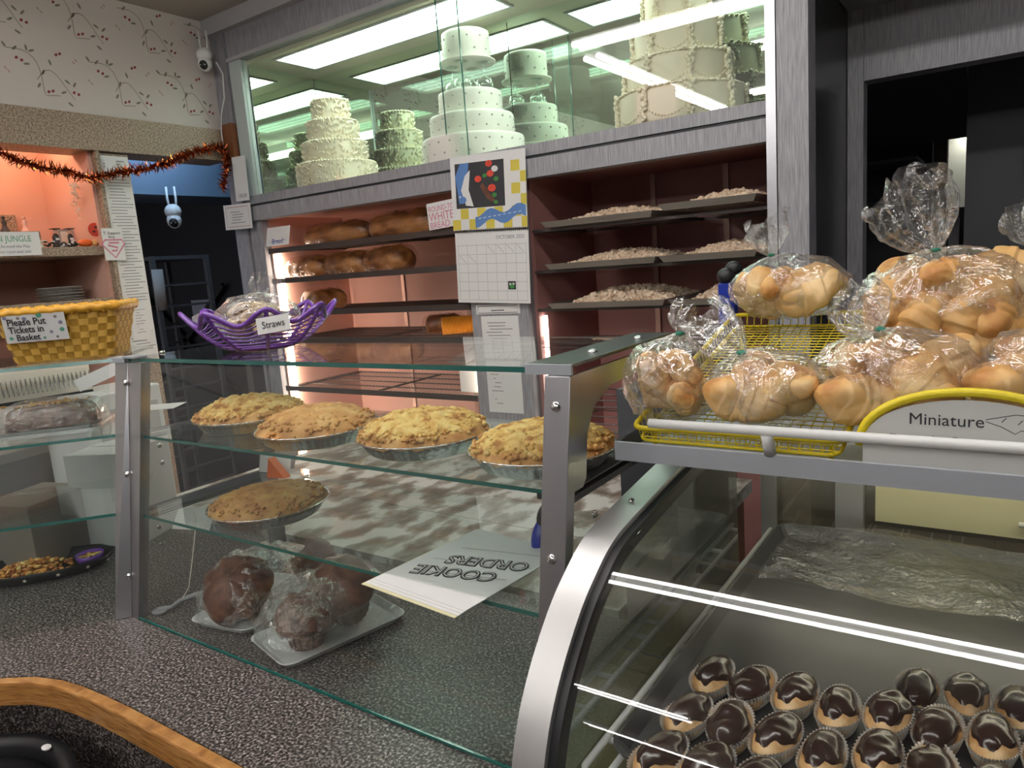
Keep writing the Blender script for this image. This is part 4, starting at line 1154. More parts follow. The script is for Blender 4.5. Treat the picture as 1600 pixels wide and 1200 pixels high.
# ================================================================== PIES
def crumb_pie(label, loc, rad, seed, top_mat=m_crumb, side=m_crust, dome=.028, hole=False, rough=1.0, group='crumb pies on the upper glass shelf', sx=1.0):
    o = thing('crumb_pie', label, 'pie', loc, (0, 0, seed*.9), group)
    rnd = random.Random(seed)
    # fluted foil pan
    def fl(a, r, z):
        k = math.sin(a*46)*0.0011*min(1, max(0, (z-.002)/.01))
        return (r+k, z)
    MB().lathe([(0, 0), (rad*.78, 0), (rad*.82, .003), (rad*.94, .026), (rad*.985, .029), (rad*.99, .0275), (rad*.94, .0245), (rad*.81, .004)], 184, fn=fl).build('foil_pan', m_foil, o, smooth=True)
    mb = MB()
    nr, na = 34, 110
    def f(u, v):
        a = 2*PI*u
        rr = v*rad*(.962+.010*math.sin(5*a+seed))
        x, y = rr*math.cos(a), rr*math.sin(a)
        e = max(0, 1-v**5)
        z = .027+dome*(1-v**3.0)+.006*e
        nz = (N3(x+seed, y, 0, 45)*.0060+N3(x, y+seed, 3, 110)*.0050+abs(N3(x, y, seed, 220))*.0045)*rough
        z += nz*(0.4+.6*min(1, (1-v)*8+.3))
        if v > .93: z -= (v-.93)/.07*.003
        if hole:
            hx, hy = .02, .015
            dd = math.hypot(x-hx, y-hy)
            if dd < .017: z -= .010*(1-dd/.017)
        return (x, y, z)
    mb.grid(f, na, nr, wrapu=True)
    # lumpy crumbs
    for k in range(int(650*rough)):
        a = rnd.uniform(0, 2*PI); v = math.sqrt(rnd.random())*.955
        rr = v*rad; x, y = rr*math.cos(a), rr*math.sin(a)
        z = .027+dome*(1-v**3.0)+.003
        if v > .93: z -= .006
        s = rnd.uniform(.0022, .0055)
        mb.ball((x, y, z), (s*rnd.uniform(.8, 1.5), s, s*.8), 6, 4, Matrix.Rotation(rnd.uniform(0, 3), 3, 'Z'), mi=1 if v > .86 and rnd.random() < .7 else 0)
    # faces near the rim are browner
    for i, fc in enumerate(mb.f[:na*nr]):
        if i//na > nr*.86: mb.m[i] = 1
    mb.build('crumb_topping', [top_mat, side], o, smooth=True)
    if hole:
        MB().lathe([(0, .003), (.010, .002), (.013, -.002)], 14, (.02, .015, .026+dome)).build('berry_filling', m_berry, o, smooth=True)
    return o
ZS = 1.2915
crumb_pie('crumb pie at the left end of the upper glass shelf', (-1.365, .945, ZS), .122, 1, dome=.030)
crumb_pie('golden fruit pie with a smoother crust, second from the left on the upper shelf', (-1.100, .905, ZS), .120, 2, top_mat=m_crust, rough=.55, dome=.030)
crumb_pie('crumb pie with a dark berry vent in its middle', (-.842, .925, ZS), .121, 3, hole=True, dome=.030)
crumb_pie('yellow crumb pie beside the right steel post', (-.588, .912, ZS), .118, 4, dome=.026)
crumb_pie('browned lattice-style pie alone on the lower glass shelf', (-1.255, .885, 1.1225), .125, 5, top_mat=m_crustb, side=m_crustb, rough=.5, dome=.022, group=None)

# notepad, tool and papers on lower glass shelf
r_ = Vector((.66, -.12, 0)); u_ = Vector((.10, .90, 0))
pad = thing('notepad', 'white notepad headed COOKIE ORDERS lying on the lower glass shelf', 'notepad', (-.70, .845, 1.1235), (0, 0, R(-6)))
for k in range(4):
    MB().box((-.105+.003*k, -.135+.006*k, .001*k), (.10+.001*k, .125, .001*k+.0008)).build('page', M('yel', (.75, .7, .45), .8) if k == 0 else m_paper, pad)
ta = PI+R(17)
textmesh('COOKIE', .045, m_ink, pad, (.066, .000, .0046), (0, 0, ta), xs=.86, bold=.0016)
textmesh('ORDERS', .045, m_ink, pad, (.086, .055, .0046), (0, 0, ta), xs=.86, bold=.0016)
textmesh('COOKIE', .045, m_paper, pad, (.066, .000, .0052), (0, 0, ta), xs=.86, bold=-.0012, name='lettering_core')
textmesh('ORDERS', .045, m_paper, pad, (.086, .055, .0052), (0, 0, ta), xs=.86, bold=-.0012, name='lettering_core')
bl = MB()
stroke(bl, [(.09, -.012), (-.05, -.056)], .001, .0048); stroke(bl, [(.098, .04), (-.07, -.012)], .001, .0048); stroke(bl, [(.1, .09), (-.06, .045)], .001, .0048)
bl.build('ruled_lines', m_ink, pad)
o = thing('label_gun', 'blue plastic tool with a rounded black top beside the notepad', 'tool', (-.640, .955, 1.13), (R(-25), 0, R(-15)))
MB().ball((0, 0, .018), (.014, .012, .03), 14, 10).build('body', m_blue, o, smooth=True)
MB().ball((.004, 0, .05), (.017, .014, .024), 14, 10).build('grip', m_black, o, smooth=True)
sheet('loose_paper', 'white and pink paper slip standing behind the lower pie', 'paper', (-1.62, 1.20, 1.16), (.8, .3, .1), (-.2, .5, .7), .11, .15, M('blushpaper', (.8, .66, .64), .8), curl=.05)
mb = MB(); mb.add([(0, 0, 0), (.055, .01, 0), (.015, 0, .05), (0, .02, 0), (.055, .03, 0), (.015, .02, .05)], [(0, 1, 2), (5, 4, 3), (0, 3, 4, 1), (1, 4, 5, 2), (2, 5, 3, 0)])
tag(mb.build('price_marker', m_orangep, loc=(-1.50, 1.06, 1.1225)), 'bright orange plastic wedge behind the lower pie', 'marker')
sheet('loose_paper', 'small white printed ticket left of the lower pie', 'paper', (-1.515, 1.10, 1.1478), (1, .2, 0), (0, .3, 1), .1, .05, m_paper)
sheet('receipt', 'bright white slip lying by the left steel post', 'paper', (-1.75, 1.0, 1.0), (1, .3, 0), (-.2, .5, .7), .12, .06, m_paper)
mb = MB(); mb.tube([(-1.515, .79, .905), (-1.50, .80, .915), (-1.49, .815, .94), (-1.485, .83, 1.0), (-1.475, .84, 1.06), (-1.47, .845, 1.095), (-1.49, .85, 1.11)], .0012, 5)
tag(mb.build('thin_cord', m_creampaper, smooth=True), 'thin beige string rising from the grey hook by the left post', 'cord')
mb = MB(); mb.tube([(-1.52, .755, .908), (-1.50, .775, .908), (-1.505, .80, .912), (-1.48, .82, .922), (-1.455, .825, .93)], .006, 8); mb.lathe([(.018, 0), (.018, .006), (0, .006)], 14, (-1.52, .76, .9005))
tag(mb.build('hook', m_greyplast, smooth=True), 'small grey plastic hook on the case floor beside the left post', 'hook')

# ================================================================== MUFFIN PACKS
def rounded(hx, hy, r, n=5):
    out = []
    for (cx, cy, a0) in ((hx-r, hy-r, 0), (-hx+r, hy-r, 90), (-hx+r, -hy+r, 180), (hx-r, -hy+r, 270)):
        for k in range(n+1):
            a = R(a0+90*k/n); out.append((cx+r*math.cos(a), cy+r*math.sin(a)))
    return out
def tray_mesh(hx, hy, h, r=.025, th=.003, flare=.012):
    mb = MB(); n = len(rounded(hx, hy, r))
    rings = [(rounded(hx-flare, hy-flare, r), 0), (rounded(hx, hy, r), h), (rounded(hx-th, hy-th, r), h), (rounded(hx-flare-th, hy-flare-th, r), th)]
    vs = [(x, y, z) for ring, z in rings for x, y in ring]
    fs = [tuple(range(n-1, -1, -1))]
    for k in range(3):
        for i in range(n): fs.append((k*n+i, k*n+(i+1) % n, (k+1)*n+(i+1) % n, (k+1)*n+i))
    fs.append(tuple(3*n+i for i in range(n)))
    return mb.add(vs, fs)
def muffin(label, loc, rot, s, group):
    o = thing('muffin', label, 'muffin', loc, rot, group)
    MB().lathe([(0, 0), (.026*s, 0), (.036*s, .04*s), (0, .04*s)], 60, fn=lambda a, r, z: (r*(1+.035*math.sin(a*20)), z)).build('paper_wrapper', m_mufc, o, smooth=False)
    MB().lathe([(.036*s, .038*s), (.047*s, .046*s), (.049*s, .055*s), (.042*s, .070*s), (.025*s, .082*s), (0, .086*s)], 28, fn=lambda a, r, z: (r*(1+.05*math.sin(3*a)+.03*math.sin(7*a)+.03*math.sin(13*a+z*90)), z+.003*math.sin(9*a)*(r > .01))).build('muffin_top', m_muf, o, smooth=True)
    return o
def pack(label, wlabel, loc, rz, hx, hy, mufs, grp):
    o = thing('foam_tray', label, 'tray', loc, (0, 0, rz))
    tray_mesh(hx, hy, .014).build('tray_body', m_foam, o, smooth=False)
    M2 = Matrix.Translation(Vector(loc)) @ Matrix.Rotation(rz, 4, 'Z')
    for (x, y, z, rx, ry, rzz, s, lb) in mufs:
        p = M2 @ Vector((x, y, z))
        e = (Matrix.Rotation(rz, 3, 'Z') @ Euler((rx, ry, rzz)).to_matrix()).to_euler()
        muffin(lb, p, e, s, grp)
    w2 = MB()
    def f(u, v):
        a = 2*PI*u; th = v*PI/2*1.0
        cx = math.copysign(abs(math.cos(a))**.55, math.cos(a)); cy = math.copysign(abs(math.sin(a))**.55, math.sin(a))
        r = math.cos(th)**.62
        x = (hx+.004)*cx*r; y = (hy+.004)*cy*r
        z = .012+.112*math.sin(th)**1.1
        for (mx, my, *_r) in mufs: pass
        nn = N3(x, y, rz, 22)*.006+ridge(x+rz, y, z, 20)*.009-ridge(x, y+rz, z, 34)*.004
        return (x*(1+nn*2), y*(1+nn*2), max(.004, z+nn))
    w2.grid(f, 130, 50, wrapu=True)
    w2.build('cling_wrap', m_film, o, smooth=True)
    return o
pack('white foam tray of brown muffins in cling film, nearer the steel post', '', (-1.335, .885, .9005), R(10), .085, .125,
     [(-.005, -.012, .006, R(40), 0, R(12), 1.55, 'large domed brown muffin lying in the left muffin pack'), (.032, .085, .045, R(78), 0, R(150), 1.1, 'brown muffin showing its pleated wrapper at the back of the left pack')], 'muffins in the left pack')
pack('white foam tray of brown muffins in cling film, nearer the front glass', '', (-1.10, .875, .9005), R(-14), .085, .135,
     [(-.01, .055, .02, R(22), R(18), 0, 1.45, 'dark muffin with its glossy top up at the back of the right pack'), (.012, -.055, .004, R(8), R(12), R(20), 1.2, 'muffin with its pleated wrapper showing in the right pack')], 'muffins in the right pack')

# ================================================================== PURPLE BASKET
def web_basket(loc):
    o = thing('web_basket', 'purple plastic spider-web basket on top of the pie case', 'basket', loc, (0, 0, R(12)))
    nrib = 8
    RB, RT, H = .060, .160, .086
    def rib(t):  # radius, height along rib
        return RB+(RT-RB)*t**.85, H*t**1.5
    for k in range(nrib):
        a = 2*PI*k/nrib
        pts = []
        for i in range(13):
            r, z = rib(i/12)
            pts.append((r*math.cos(a), r*math.sin(a), z+.004))
        MB().tube(pts, [.0042]*12+[.0052], 7).build('rib', m_purple, o, smooth=True)
    rg = MB()
    for j in range(9):
        t = (j+1)/9
        r, z = rib(t)
        pts = []
        for i in range(96):
            a = 2*PI*i/96; ph = abs(math.sin(a*nrib/2))**1.6
            sag = (.17 if j == 8 else .10)*t
            pts.append((r*(1-sag*ph*.8)*math.cos(a), r*(1-sag*ph*.8)*math.sin(a), .004+z*(1-(.36 if j == 8 else .3)*ph*t)))
        if j < 8: rg.tube(pts, .0017, 5, closed=True)
        else: MB().tube(pts, .005, 8, closed=True).build('rim', m_purple, o, smooth=True)
    rg.build('web_strands', m_purple, o, smooth=True)
    MB().lathe([(0, 0), (RB, 0), (RB+.006, .006), (RB, .009), (0, .005)], 32).build('base', m_purple, o, smooth=True)
    return o
BC = (-1.335, .985, 1.4575)
web_basket(BC)
nt_ = sheet('basket_tag', 'white card handwritten Straws clipped to the right of the purple basket', 'tag', (-1.178, .893, 1.518), (.88, .42, .10), (-.1, .1, 1), .07, .032)
textmesh('Straws', .02, m_ink, nt_, (-.024, -.006, .0006), xs=.9)
sheet('basket_tag', 'small white card under the left tip of the purple basket rim', 'tag', (-1.455, .905, 1.525), (.3, -.5, -.1), (0, .1, 1), .03, .03)

# ---------------------------------------------------------------- bag + roll builders
def bag(parent, c, r, neck, seed=0, flare=None, mat=m_bag, pleat=1.0, name='plastic_bag', flr=.035):
    """closed clear bag around c with radii r gathered at the point neck; flare = tip point of loose top"""
    c = Vector(c); neck = Vector(neck)
    mb = MB()
    ax = (neck-c).normalized()
    u0 = ax.orthogonal().normalized(); v0 = ax.cross(u0)
    ln = (neck-c).length
    def f(u, v):
        a = 2*PI*u; th = PI*(1-v)       # v=1 at neck
        d = ax*math.cos(th)+(u0*math.cos(a)+v0*math.sin(a))*math.sin(th)
        k = 1/math.sqrt((d.x/r[0])**2+(d.y/r[1])**2+(d.z/r[2])**2)
        p = c+d*k
        w_ = max(0.0, (v-.62)/.38)
        pl = 1+pleat*(.05*math.sin(13*a+seed)+.035*math.sin(29*a+seed*2))*w_*(1-w_*.5)
        n = N3(p.x+seed, p.y, p.z, 20)*.007+ridge(p.x+seed, p.y, p.z, 24)*.005-ridge(p.x, p.y+seed, p.z, 38)*.003
        p = c+d*(k*pl+n)
        if w_ > 0: p = p.lerp(neck+(u0*math.cos(a)+v0*math.sin(a))*.006, w_**1.6)
        return p
    mb.grid(f, 130, 60, wrapu=True)
    if flare is not None:
        fl = Vector(flare); L = fl-neck
        t = L.normalized(); uu = t.orthogonal().normalized(); vv = t.cross(uu)
        def g(u, v):
            a = 2*PI*u
            rad = .006+flr*math.sin(min(1, v*1.15)*PI/2)**.8*(1-.25*v*v)
            rad *= 1+.28*math.sin(3*a+seed)+.16*math.sin(8*a+seed*1.7+v*3)*(.4+v*.6)+.06*math.sin(19*a)
            p = neck+L*v*(1+.12*math.sin(2*a+seed)+.05*math.sin(7*a))+(uu*math.cos(a)*rad+vv*math.sin(a)*rad*.62)
            n = (N3(p.x+seed, p.y, p.z, 40)*.006+ridge(p.x+seed, p.y, p.z, 30)*.006)*v
            return p+Vector((n, n, n))
        mb.grid(g, 100, 30, wrapu=True)
    return mb.build(name, mat, parent, smooth=True)
def roll_mesh(L, rad, bend, seed, steps=5):
    mb = MB()
    def f(u, v):
        a = 2*PI*u
        e = max(0.0, math.sin(PI*v))**.42
        st_ = (v*steps+.12*math.sin(a+seed)) % 1.0
        r = rad*e*(1+.10*math.cos(2*a+v*5+seed)+.06*math.cos(3*a-v*7)+.10*(st_-.5)*(1 if v > .5 else -1))-.10*rad*ridge(seed+v*.03, a*.02, 0, 60)*e
        ang = (v-.5)*bend
        Rb = L/max(bend, .01)
        cx, cy = Rb*math.sin(ang), Rb*(math.cos(ang)-1)
        x = cx+r*math.cos(a)*math.sin(ang)*1.0
        y = cy+r*math.cos(a)*math.cos(ang)
        z = r*.85*math.sin(a)
        n = N3(x+seed, y, z, 24)*.005*e
        return (x+n, y+n, z+n)
    return mb.grid(f, 40, 70, wrapu=True)
ROLLS = [roll_mesh(.108, .035, .9, 1, 5), roll_mesh(.096, .037, .35, 2, 3), roll_mesh(.115, .033, 1.2, 3, 5)]
proto = []
for k, r__ in enumerate(ROLLS):
    me_o = r__.build('bread_roll', m_roll, None, smooth=True)
    proto.append(me_o)
used = set()
def roll(k, loc, rot, s, label, group):
    src = proto[k]
    o = src if k not in used else src.copy()
    if k in used: COL.objects.link(o)
    used.add(k)
    o.location = loc; o.rotation_euler = rot; o.scale = (s, s, s)
    return tag(o, label, 'bread roll', group)
ORD = ['leftmost', 'second from the left', 'third from the left', 'fourth from the left', 'fifth from the left', 'sixth from the left', 'seventh from the left', 'eighth from the left']

# cookies in the purple basket bag
bg_ = thing('cookie_bag', 'clear twisted bag of pale speckled cookies in the purple basket', 'bag', (0, 0, 0))
c0 = Vector((BC[0]-.015, BC[1], BC[2]+.068))
bag(bg_, c0, (.098, .085, .052), (c0.x+.05, c0.y-.01, c0.z+.035), 3, (c0.x+.062, c0.y-.01, c0.z+.088), flr=.028)
m_cook = M('cookie', (.6, .42, .24), .7, tex=(70, (1, 1, 1), [(.38, (.20, .10, .05)), (.46, (.58, .40, .22)), (.7, (.72, .55, .34))]), bump=(100, .5))
rnd = random.Random(6)
ck = MB().lathe([(0, -.008), (.030, -.008), (.036, 0), (.03, .007), (0, .010)], 22, fn=lambda a, r, z: (r*(1+.03*math.sin(5*a)), z)).build('cookie', m_cook, None, smooth=True)
for k, (x, y, z, rx, ry) in enumerate([(-.05, -.01, -.015, 10, 20), (.0, -.04, -.02, -30, 0), (.05, -.01, -.02, 10, -20), (.0, .04, -.02, 25, 0), (-.03, -.01, .012, 35, 10), (.02, -.012, .008, 15, -10), (-.005, .02, .022, -10, 10)]):
    o = ck if k == 0 else ck.copy()
    if k: COL.objects.link(o)
    o.location = c0+Vector((x, y, z)); o.rotation_euler = (R(rx), R(ry), k)
    tag(o, 'pale speckled cookie, %s in the bag in the purple basket' % ['leftmost', 'frontmost', 'rightmost', 'rearmost', 'upper left one', 'upper right one', 'topmost'][k], 'cookie', 'cookies in the purple basket')

# ================================================================== YELLOW WICKER BASKET
def wicker():
    pos = lp_(.112, .272, 1.4575, 0)
    o = thing('wicker_basket', 'golden woven splint basket on top of the left glass case', 'basket', (pos[0], pos[1], 1.4575), (0, 0, math.atan2(-D.y, -D.x)))
    hx0, hy0, hx1, hy1, H = .104, .07, .130, .09, .118
    def pt(s, t, off=0.0):
        """s 0..1 around the rectangle, t height"""
        hx = hx0+(hx1-hx0)*t+off; hy = hy0+(hy1-hy0)*t+off
        per = rounded(hx, hy, .018, 4)
        n = len(per); f = (s % 1.0)*n; i = int(f); g = f-i
        a = per[i % n]; b = per[(i+1) % n]
        return Vector((a[0]+(b[0]-a[0])*g, a[1]+(b[1]-a[1])*g, .003+H*t))
    # arc-length table
    tab = []; N = 400; acc = 0; last = pt(0, .5)
    for k in range(N+1):
        p = pt(k/N, .5); acc += (p-last).length; tab.append(acc); last = p
    def sa(q_):
        q_ = (q_ % 1.0)*acc
        lo = 0
        for k in range(N):
            if tab[k+1] >= q_: 
                d_ = tab[k+1]-tab[k]
                return (k+(q_-tab[k])/d_ if d_ else k)/N
        return 0
    S = [sa(k/240) for k in range(240)]
    NC, NR = 40, 7
    wv = MB()
    for j in range(NR):
        for k in range(NC):
            over = (j+k) % 2 == 0
            i0 = k*6; 
            t0, t1 = j/(NR+1)+.004, (j+1)/(NR+1)-.004
            for i in range(6):
                s0, s1 = S[(i0+i) % 240], S[(i0+i+1) % 240]
                o0 = .0022*math.sin(PI*i/6)*(1 if over else -1); o1 = .0022*math.sin(PI*(i+1)/6)*(1 if over else -1)
                wv.add([pt(s0, t0, o0), pt(s1, t0, o1), pt(s1, t1, o1), pt(s0, t1, o0)], [(0, 1, 2, 3)], 0 if (j+k) % 2 == 0 else 2)
    for k in range(NC):
        i0 = k*6
        s0, s1 = S[i0+1], S[(i0+5) % 240]
        for j in range(NR*2):
            t0, t1 = j/(NR*2)*.93, (j+1)/(NR*2)*.93
            wv.add([pt(s0, t0, -.0003), pt(s1, t0, -.0003), pt(s1, t1, -.0003), pt(s0, t1, -.0003)], [(0, 1, 2, 3)], 1)
    wv.build('woven_side', [m_wick, m_wickd, m_wickd], o)
    rm = MB()
    rm.tube([pt(S[k], .95+.018*math.sin(k*.7), .001) for k in range(0, 240, 2)], .010, 7, closed=True)
    for k in range(0, 240, 9):
        p = pt(S[k], .95, .002)
        rm.ball(p, (.007, .007, .013), 6, 5)
    rm.build('rim', m_wickr, o, smooth=True)
    MB().prism(rounded(hx0, hy0, .018, 4), 0, .004).build('base', m_wickd, o)
    return o
wb = wicker()
# sign on basket front (front faces the customer = -NN)
fc = Vector(lp_(.112, .272, 1.4575, 0))-NN*.0935+Vector((0, 0, .080))
sg = sheet('basket_sign', 'dotted white card reading Please Put Tickets in Basket on the wicker basket', 'sign', tuple(fc), tuple(-D), tuple(Vector((0, 0, 1))-NN*.16), .125, .062)
sg.location = Vector(fc)+D*.040
textmesh('Please Put', .022, m_ink, sg, (-.054, .008, .0006), xs=.85, bold=.0003)
textmesh('Tickets in', .021, m_ink, sg, (-.054, -.009, .0006), xs=.85, bold=.0003)
textmesh('Basket', .02, m_ink, sg, (-.042, -.0265, .0006), xs=.9, bold=.0003)
dt = MB()
for (x, y, r_, mi) in [(-.03, .024, .0035, 0), (.012, .028, .006, 1), (.044, .022, .0035, 0), (.052, .008, .0045, 2), (.052, -.008, .005, 1), (.03, -.012, .0035, 2), (-.052, -.02, .004, 1), (.04, -.024, .003, 0), (-.018, .022, .0045, 2), (-.056, .026, .004, 2), (.014, -.024, .003, 1)]:
    dt.add([(x+r_*math.cos(k*PI/5), y+r_*math.sin(k*PI/5), .0005) for k in range(10)], [tuple(range(10))], mi)
dt.build('dots', [m_cardb, m_grnink, M('slate', (.25, .25, .35), .7)], sg)

# ================================================================== ITEMS IN LEFT CASE
o = thing('wrapped_cake', 'wrapped nut-topped brown cake on a silver board in the left case', 'cake', (-1.905, .775, ZS), (0, 0, R(48)))
MB().prism(rounded(.12, .08, .02), 0, .008).build('cake_board', m_foil, o)
def f(u, v):
    a = 2*PI*u; r = math.cos(v*PI/2)**.4
    cx = math.copysign(abs(math.cos(a))**.7, math.cos(a)); cy = math.copysign(abs(math.sin(a))**.7, math.sin(a))
    n = N3(cx, cy, v, 3)*.004
    return (.10*cx*r, .066*cy*r, .009+.05*math.sin(v*PI/2)**.8+n)
MB().grid(f, 40, 14, wrapu=True).build('cake_body', m_muf, o, smooth=True)
mb = MB(); rnd = random.Random(2)
for k in range(70): mb.ball((rnd.gauss(0, .035), rnd.gauss(0, .022), .060), (rnd.uniform(.003, .009), .004, .003), 6, 4, Matrix.Rotation(rnd.uniform(0, 3), 3, 'Z'))
mb.build('nut_topping', m_crumb, o, smooth=True)
def f(u, v):
    a = 2*PI*u; r = math.cos(v*PI/2)**.45
    cx = math.copysign(abs(math.cos(a))**.6, math.cos(a)); cy = math.copysign(abs(math.sin(a))**.6, math.sin(a))
    n = .004*math.sin(12*a+v*5)*(1-v)
    return ((.116+n)*cx*r, (.079+n)*cy*r, .0085+.062*math.sin(v*PI/2)**.8)
MB().grid(f, 64, 16, wrapu=True).build('cling_wrap', m_film, o, smooth=True)
o = thing('star_tray', 'black scalloped tray with star prints on the left case floor', 'tray', (-2.035, .745, .9005), (0, 0, R(52)))
def f(a, r, z): return (r*(1+.03*math.sin(a*9)*min(1, z/.02)), z)
MB().lathe([(0, 0), (.09, 0), (.115, .012), (.128, .03), (.125, .031), (.11, .014), (.088, .003), (0, .003)], 72, fn=f, sx=1.3, sy=.72).build('tray_body', m_black, o, smooth=True)
sm_ = MB()
for k in range(14):
    a = 2*PI*k/14+.1
    rot = Matrix.Rotation(a, 3, 'Z')
    c = Vector((.1245*1.3*math.cos(a), .1245*.72*math.sin(a), .018))
    nrm = Vector((math.cos(a)*.72, math.sin(a)*1.3, -.25)).normalized(); tt = Vector((-math.sin(a)*1.3, math.cos(a)*.72, 0)).normalized(); uu = nrm.cross(tt)
    sm_.add([c+nrm*.002+(tt*math.cos(j*PI/5)+uu*math.sin(j*PI/5))*(.006 if j % 2 == 0 else .0025) for j in range(10)], [tuple(range(10))])
sm_.build('star_prints', m_pearl, o)
mb = MB(); rnd = random.Random(9)
m_snack = M('caramel_snack', (.5, .14, .03), .4, tex=(60, (1, 1, 1), [(.35, (.32, .06, .015)), (.6, (.62, .28, .06))]))
T3 = Matrix.Translation((-2.035, .745, .9005)) @ Matrix.Rotation(R(52), 4, 'Z')
for k in range(300):
    xx = -.03+max(-.08, min(.09, rnd.gauss(0, .04))); yy = max(-.05, min(.05, rnd.gauss(0, .026)))
    p = T3 @ Vector((xx, yy, .008+.032*rnd.random()*(1-((xx+.03)/.1)**2)*(1-(yy/.06)**2)))
    mb.ball(p, (rnd.uniform(.006, .013), .006, .0045), 6, 4, Matrix.Rotation(rnd.uniform(0, 3), 3, 'Z') @ Matrix.Rotation(rnd.uniform(0, 3), 3, 'X'), mi=0 if rnd.random() < .75 else 1)
tag(mb.build('caramel_snack_mix', [m_snack, m_crumb], smooth=True), 'reddish caramel snack mix heaped in the black star tray', 'snacks', None, 'stuff')
o = thing('dip_cup', 'small cup of yellow dip at the right of the star tray', 'cup', tuple(T3 @ Vector((.105, .0, .008))))
MB().lathe([(0, 0), (.028, 0), (.034, .024), (.032, .024), (.026, .003), (0, .003)], 24).build('cup_wall', m_purple, o, smooth=True)
MB().lathe([(.0, .019), (.02, .018), (.0305, .016)], 20, fn=lambda a, r, z: (r, z+.002*math.sin(5*a))).build('dip', m_crumb, o, smooth=True)

# back counter things behind left case
o = thing('receipt_printer', 'white boxy printer with a red warning label behind the left case', 'printer', (-2.31, 1.09, .9), (0, 0, R(8)))
st_ = thing('storage_cabinet', 'pale grey cabinet behind the left glass case', 'cabinet', (-2.66, .98, 0.9), (0, 0, R(12)))
MB().box((-.25, -.35, 0.0), (.16, .12, .25)).build('body', m_box, st_, bevel=.004)
MB().box((.1605, -.30, .03), (.166, -.02, .22)).build('drawer', m_greyplast, st_)
dl = MB().box((.1605, .0, .12), (.162, .08, .17)).build('warning_label', M('warn', (.75, .33, .03), .6), st_)
MB().box((-.11, -.13, 0), (.11, .12, .41)).build('body', m_white, o, bevel=.006)
MB().box((.1105, -.1, .06), (.113, .1, .36)).build('front_face', m_box, o)
MB().box((.1135, -.03, .365), (.1145, .03, .385)).build('red_label', m_rdink, o)
sp = thing('spiral_notebook', 'spiral-bound dark notebook standing above the wrapped cake', 'notebook', (-2.33, .86, 1.305), (0, 0, R(80)))
MB().box((-.20, 0, 0), (.20, .15, .012)).build('cover', m_black, sp)
MB().box((-.20, .004, .012), (.20, .15, .10)).build('pages', m_creampaper, sp)
cb = MB()
for k in range(34):
    x = -.195+k*.0118
    cb.tube([(x+.002*math.cos(j), -.012+.014*math.cos(j*PI/4), .05+.022*math.sin(j*PI/4)) for j in range(8)], .0015, 4, closed=True)
cb.build('spiral_binding', m_chrome, sp)
MB().box((-.14, -.12, 0), (.14, .14, .001)).build('x', m_paper)
bpy.data.objects.remove(bpy.data.objects['x'])
sheet('folded_paper', 'bright white folded strip leaning against the corner post', 'paper', (-2.16, 1.03, 1.372), (.1, .95, .30), (-.2, -.1, 1), .155, .036, m_paper)
sheet('order_slip', 'white form with orange print on the upper left glass shelf', 'paper', (-1.87, 1.0, 1.294), (.8, .6, 0), (-.6, .8, 0), .15, .09, m_paper)
for k, (x, y, zz, hh, lb) in enumerate([(-2.16, .80, .9, .18, 'taupe cardboard box standing in the lower left case'), (-2.09, 1.0, .9, .27, 'grey-white cardboard box standing beside the taupe box')]):
    o = thing('cardboard_box', lb, 'box', (x, y, zz), (0, 0, R(18+8*k)))
    MB().box((-.09, -.1, 0), (.09, .1, hh)).build('carton', m_cardb if k == 0 else m_box, o)
    MB().box((-.08, -.004, hh), (.08, .004, hh+.001)).build('tape', m_greyplast, o)
    if k: MB().box((.0905, -.09, .15), (.0915, -.03, .19)).build('orange_label', M('label_orange', (.75, .33, .03), .6), o)
# cake box on bread shelf 5
o = thing('cake_box', 'open white cake box on the lowest bread shelf', 'box', (-1.775, 2.38, 1.0925), (0, 0, R(-6)))
MB().box((-.07, -.10, 0), (.07, .10, .11)).build('carton', m_paper, o)
MB().obox((-.085, -.02, .14), (.06, 0, 0), (0, .08, .02), (0, .0005, .001)).build('lid_flap', m_paper, o)

# ================================================================== DELI CASE (curved)
dc = thing('bakery_display_case', 'curved-glass refrigerated display case of chocolate eclairs', 'display case')
prof = [(1.30, 1.285), (1.2, 1.282), (1.08, 1.275), (1.0, 1.268), (.915, 1.258), (.85, 1.250), (.80, 1.243), (.765, 1.231), (.735, 1.214), (.70, 1.192), (.672, 1.167), (.642, 1.136), (.614, 1.098), (.598, 1.066), (.585, 1.030), (.577, .985), (.57, .93), (.566, .86), (.563, .75), (.56, .58)]
def smooth_prof(p, it=4):
    for _ in range(it):
        q_ = [p[0]]
        for a, b in zip(p, p[1:]):
            q_ += [(a[0]*.75+b[0]*.25, a[1]*.75+b[1]*.25), (a[0]*.25+b[0]*.75, a[1]*.25+b[1]*.75)]
        p = q_+[p[-1]]
    return p
prof = smooth_prof(prof)
def inset(p, d):
    out = []
    for i, a in enumerate(p):
        q0 = p[max(i-1, 0)]; q1 = p[min(i+1, len(p)-1)]
        ty, tz = q1[0]-q0[0], q1[1]-q0[1]; L = math.hypot(ty, tz)
        out.append((a[0]-tz/L*d, a[1]+ty/L*d))
    return out
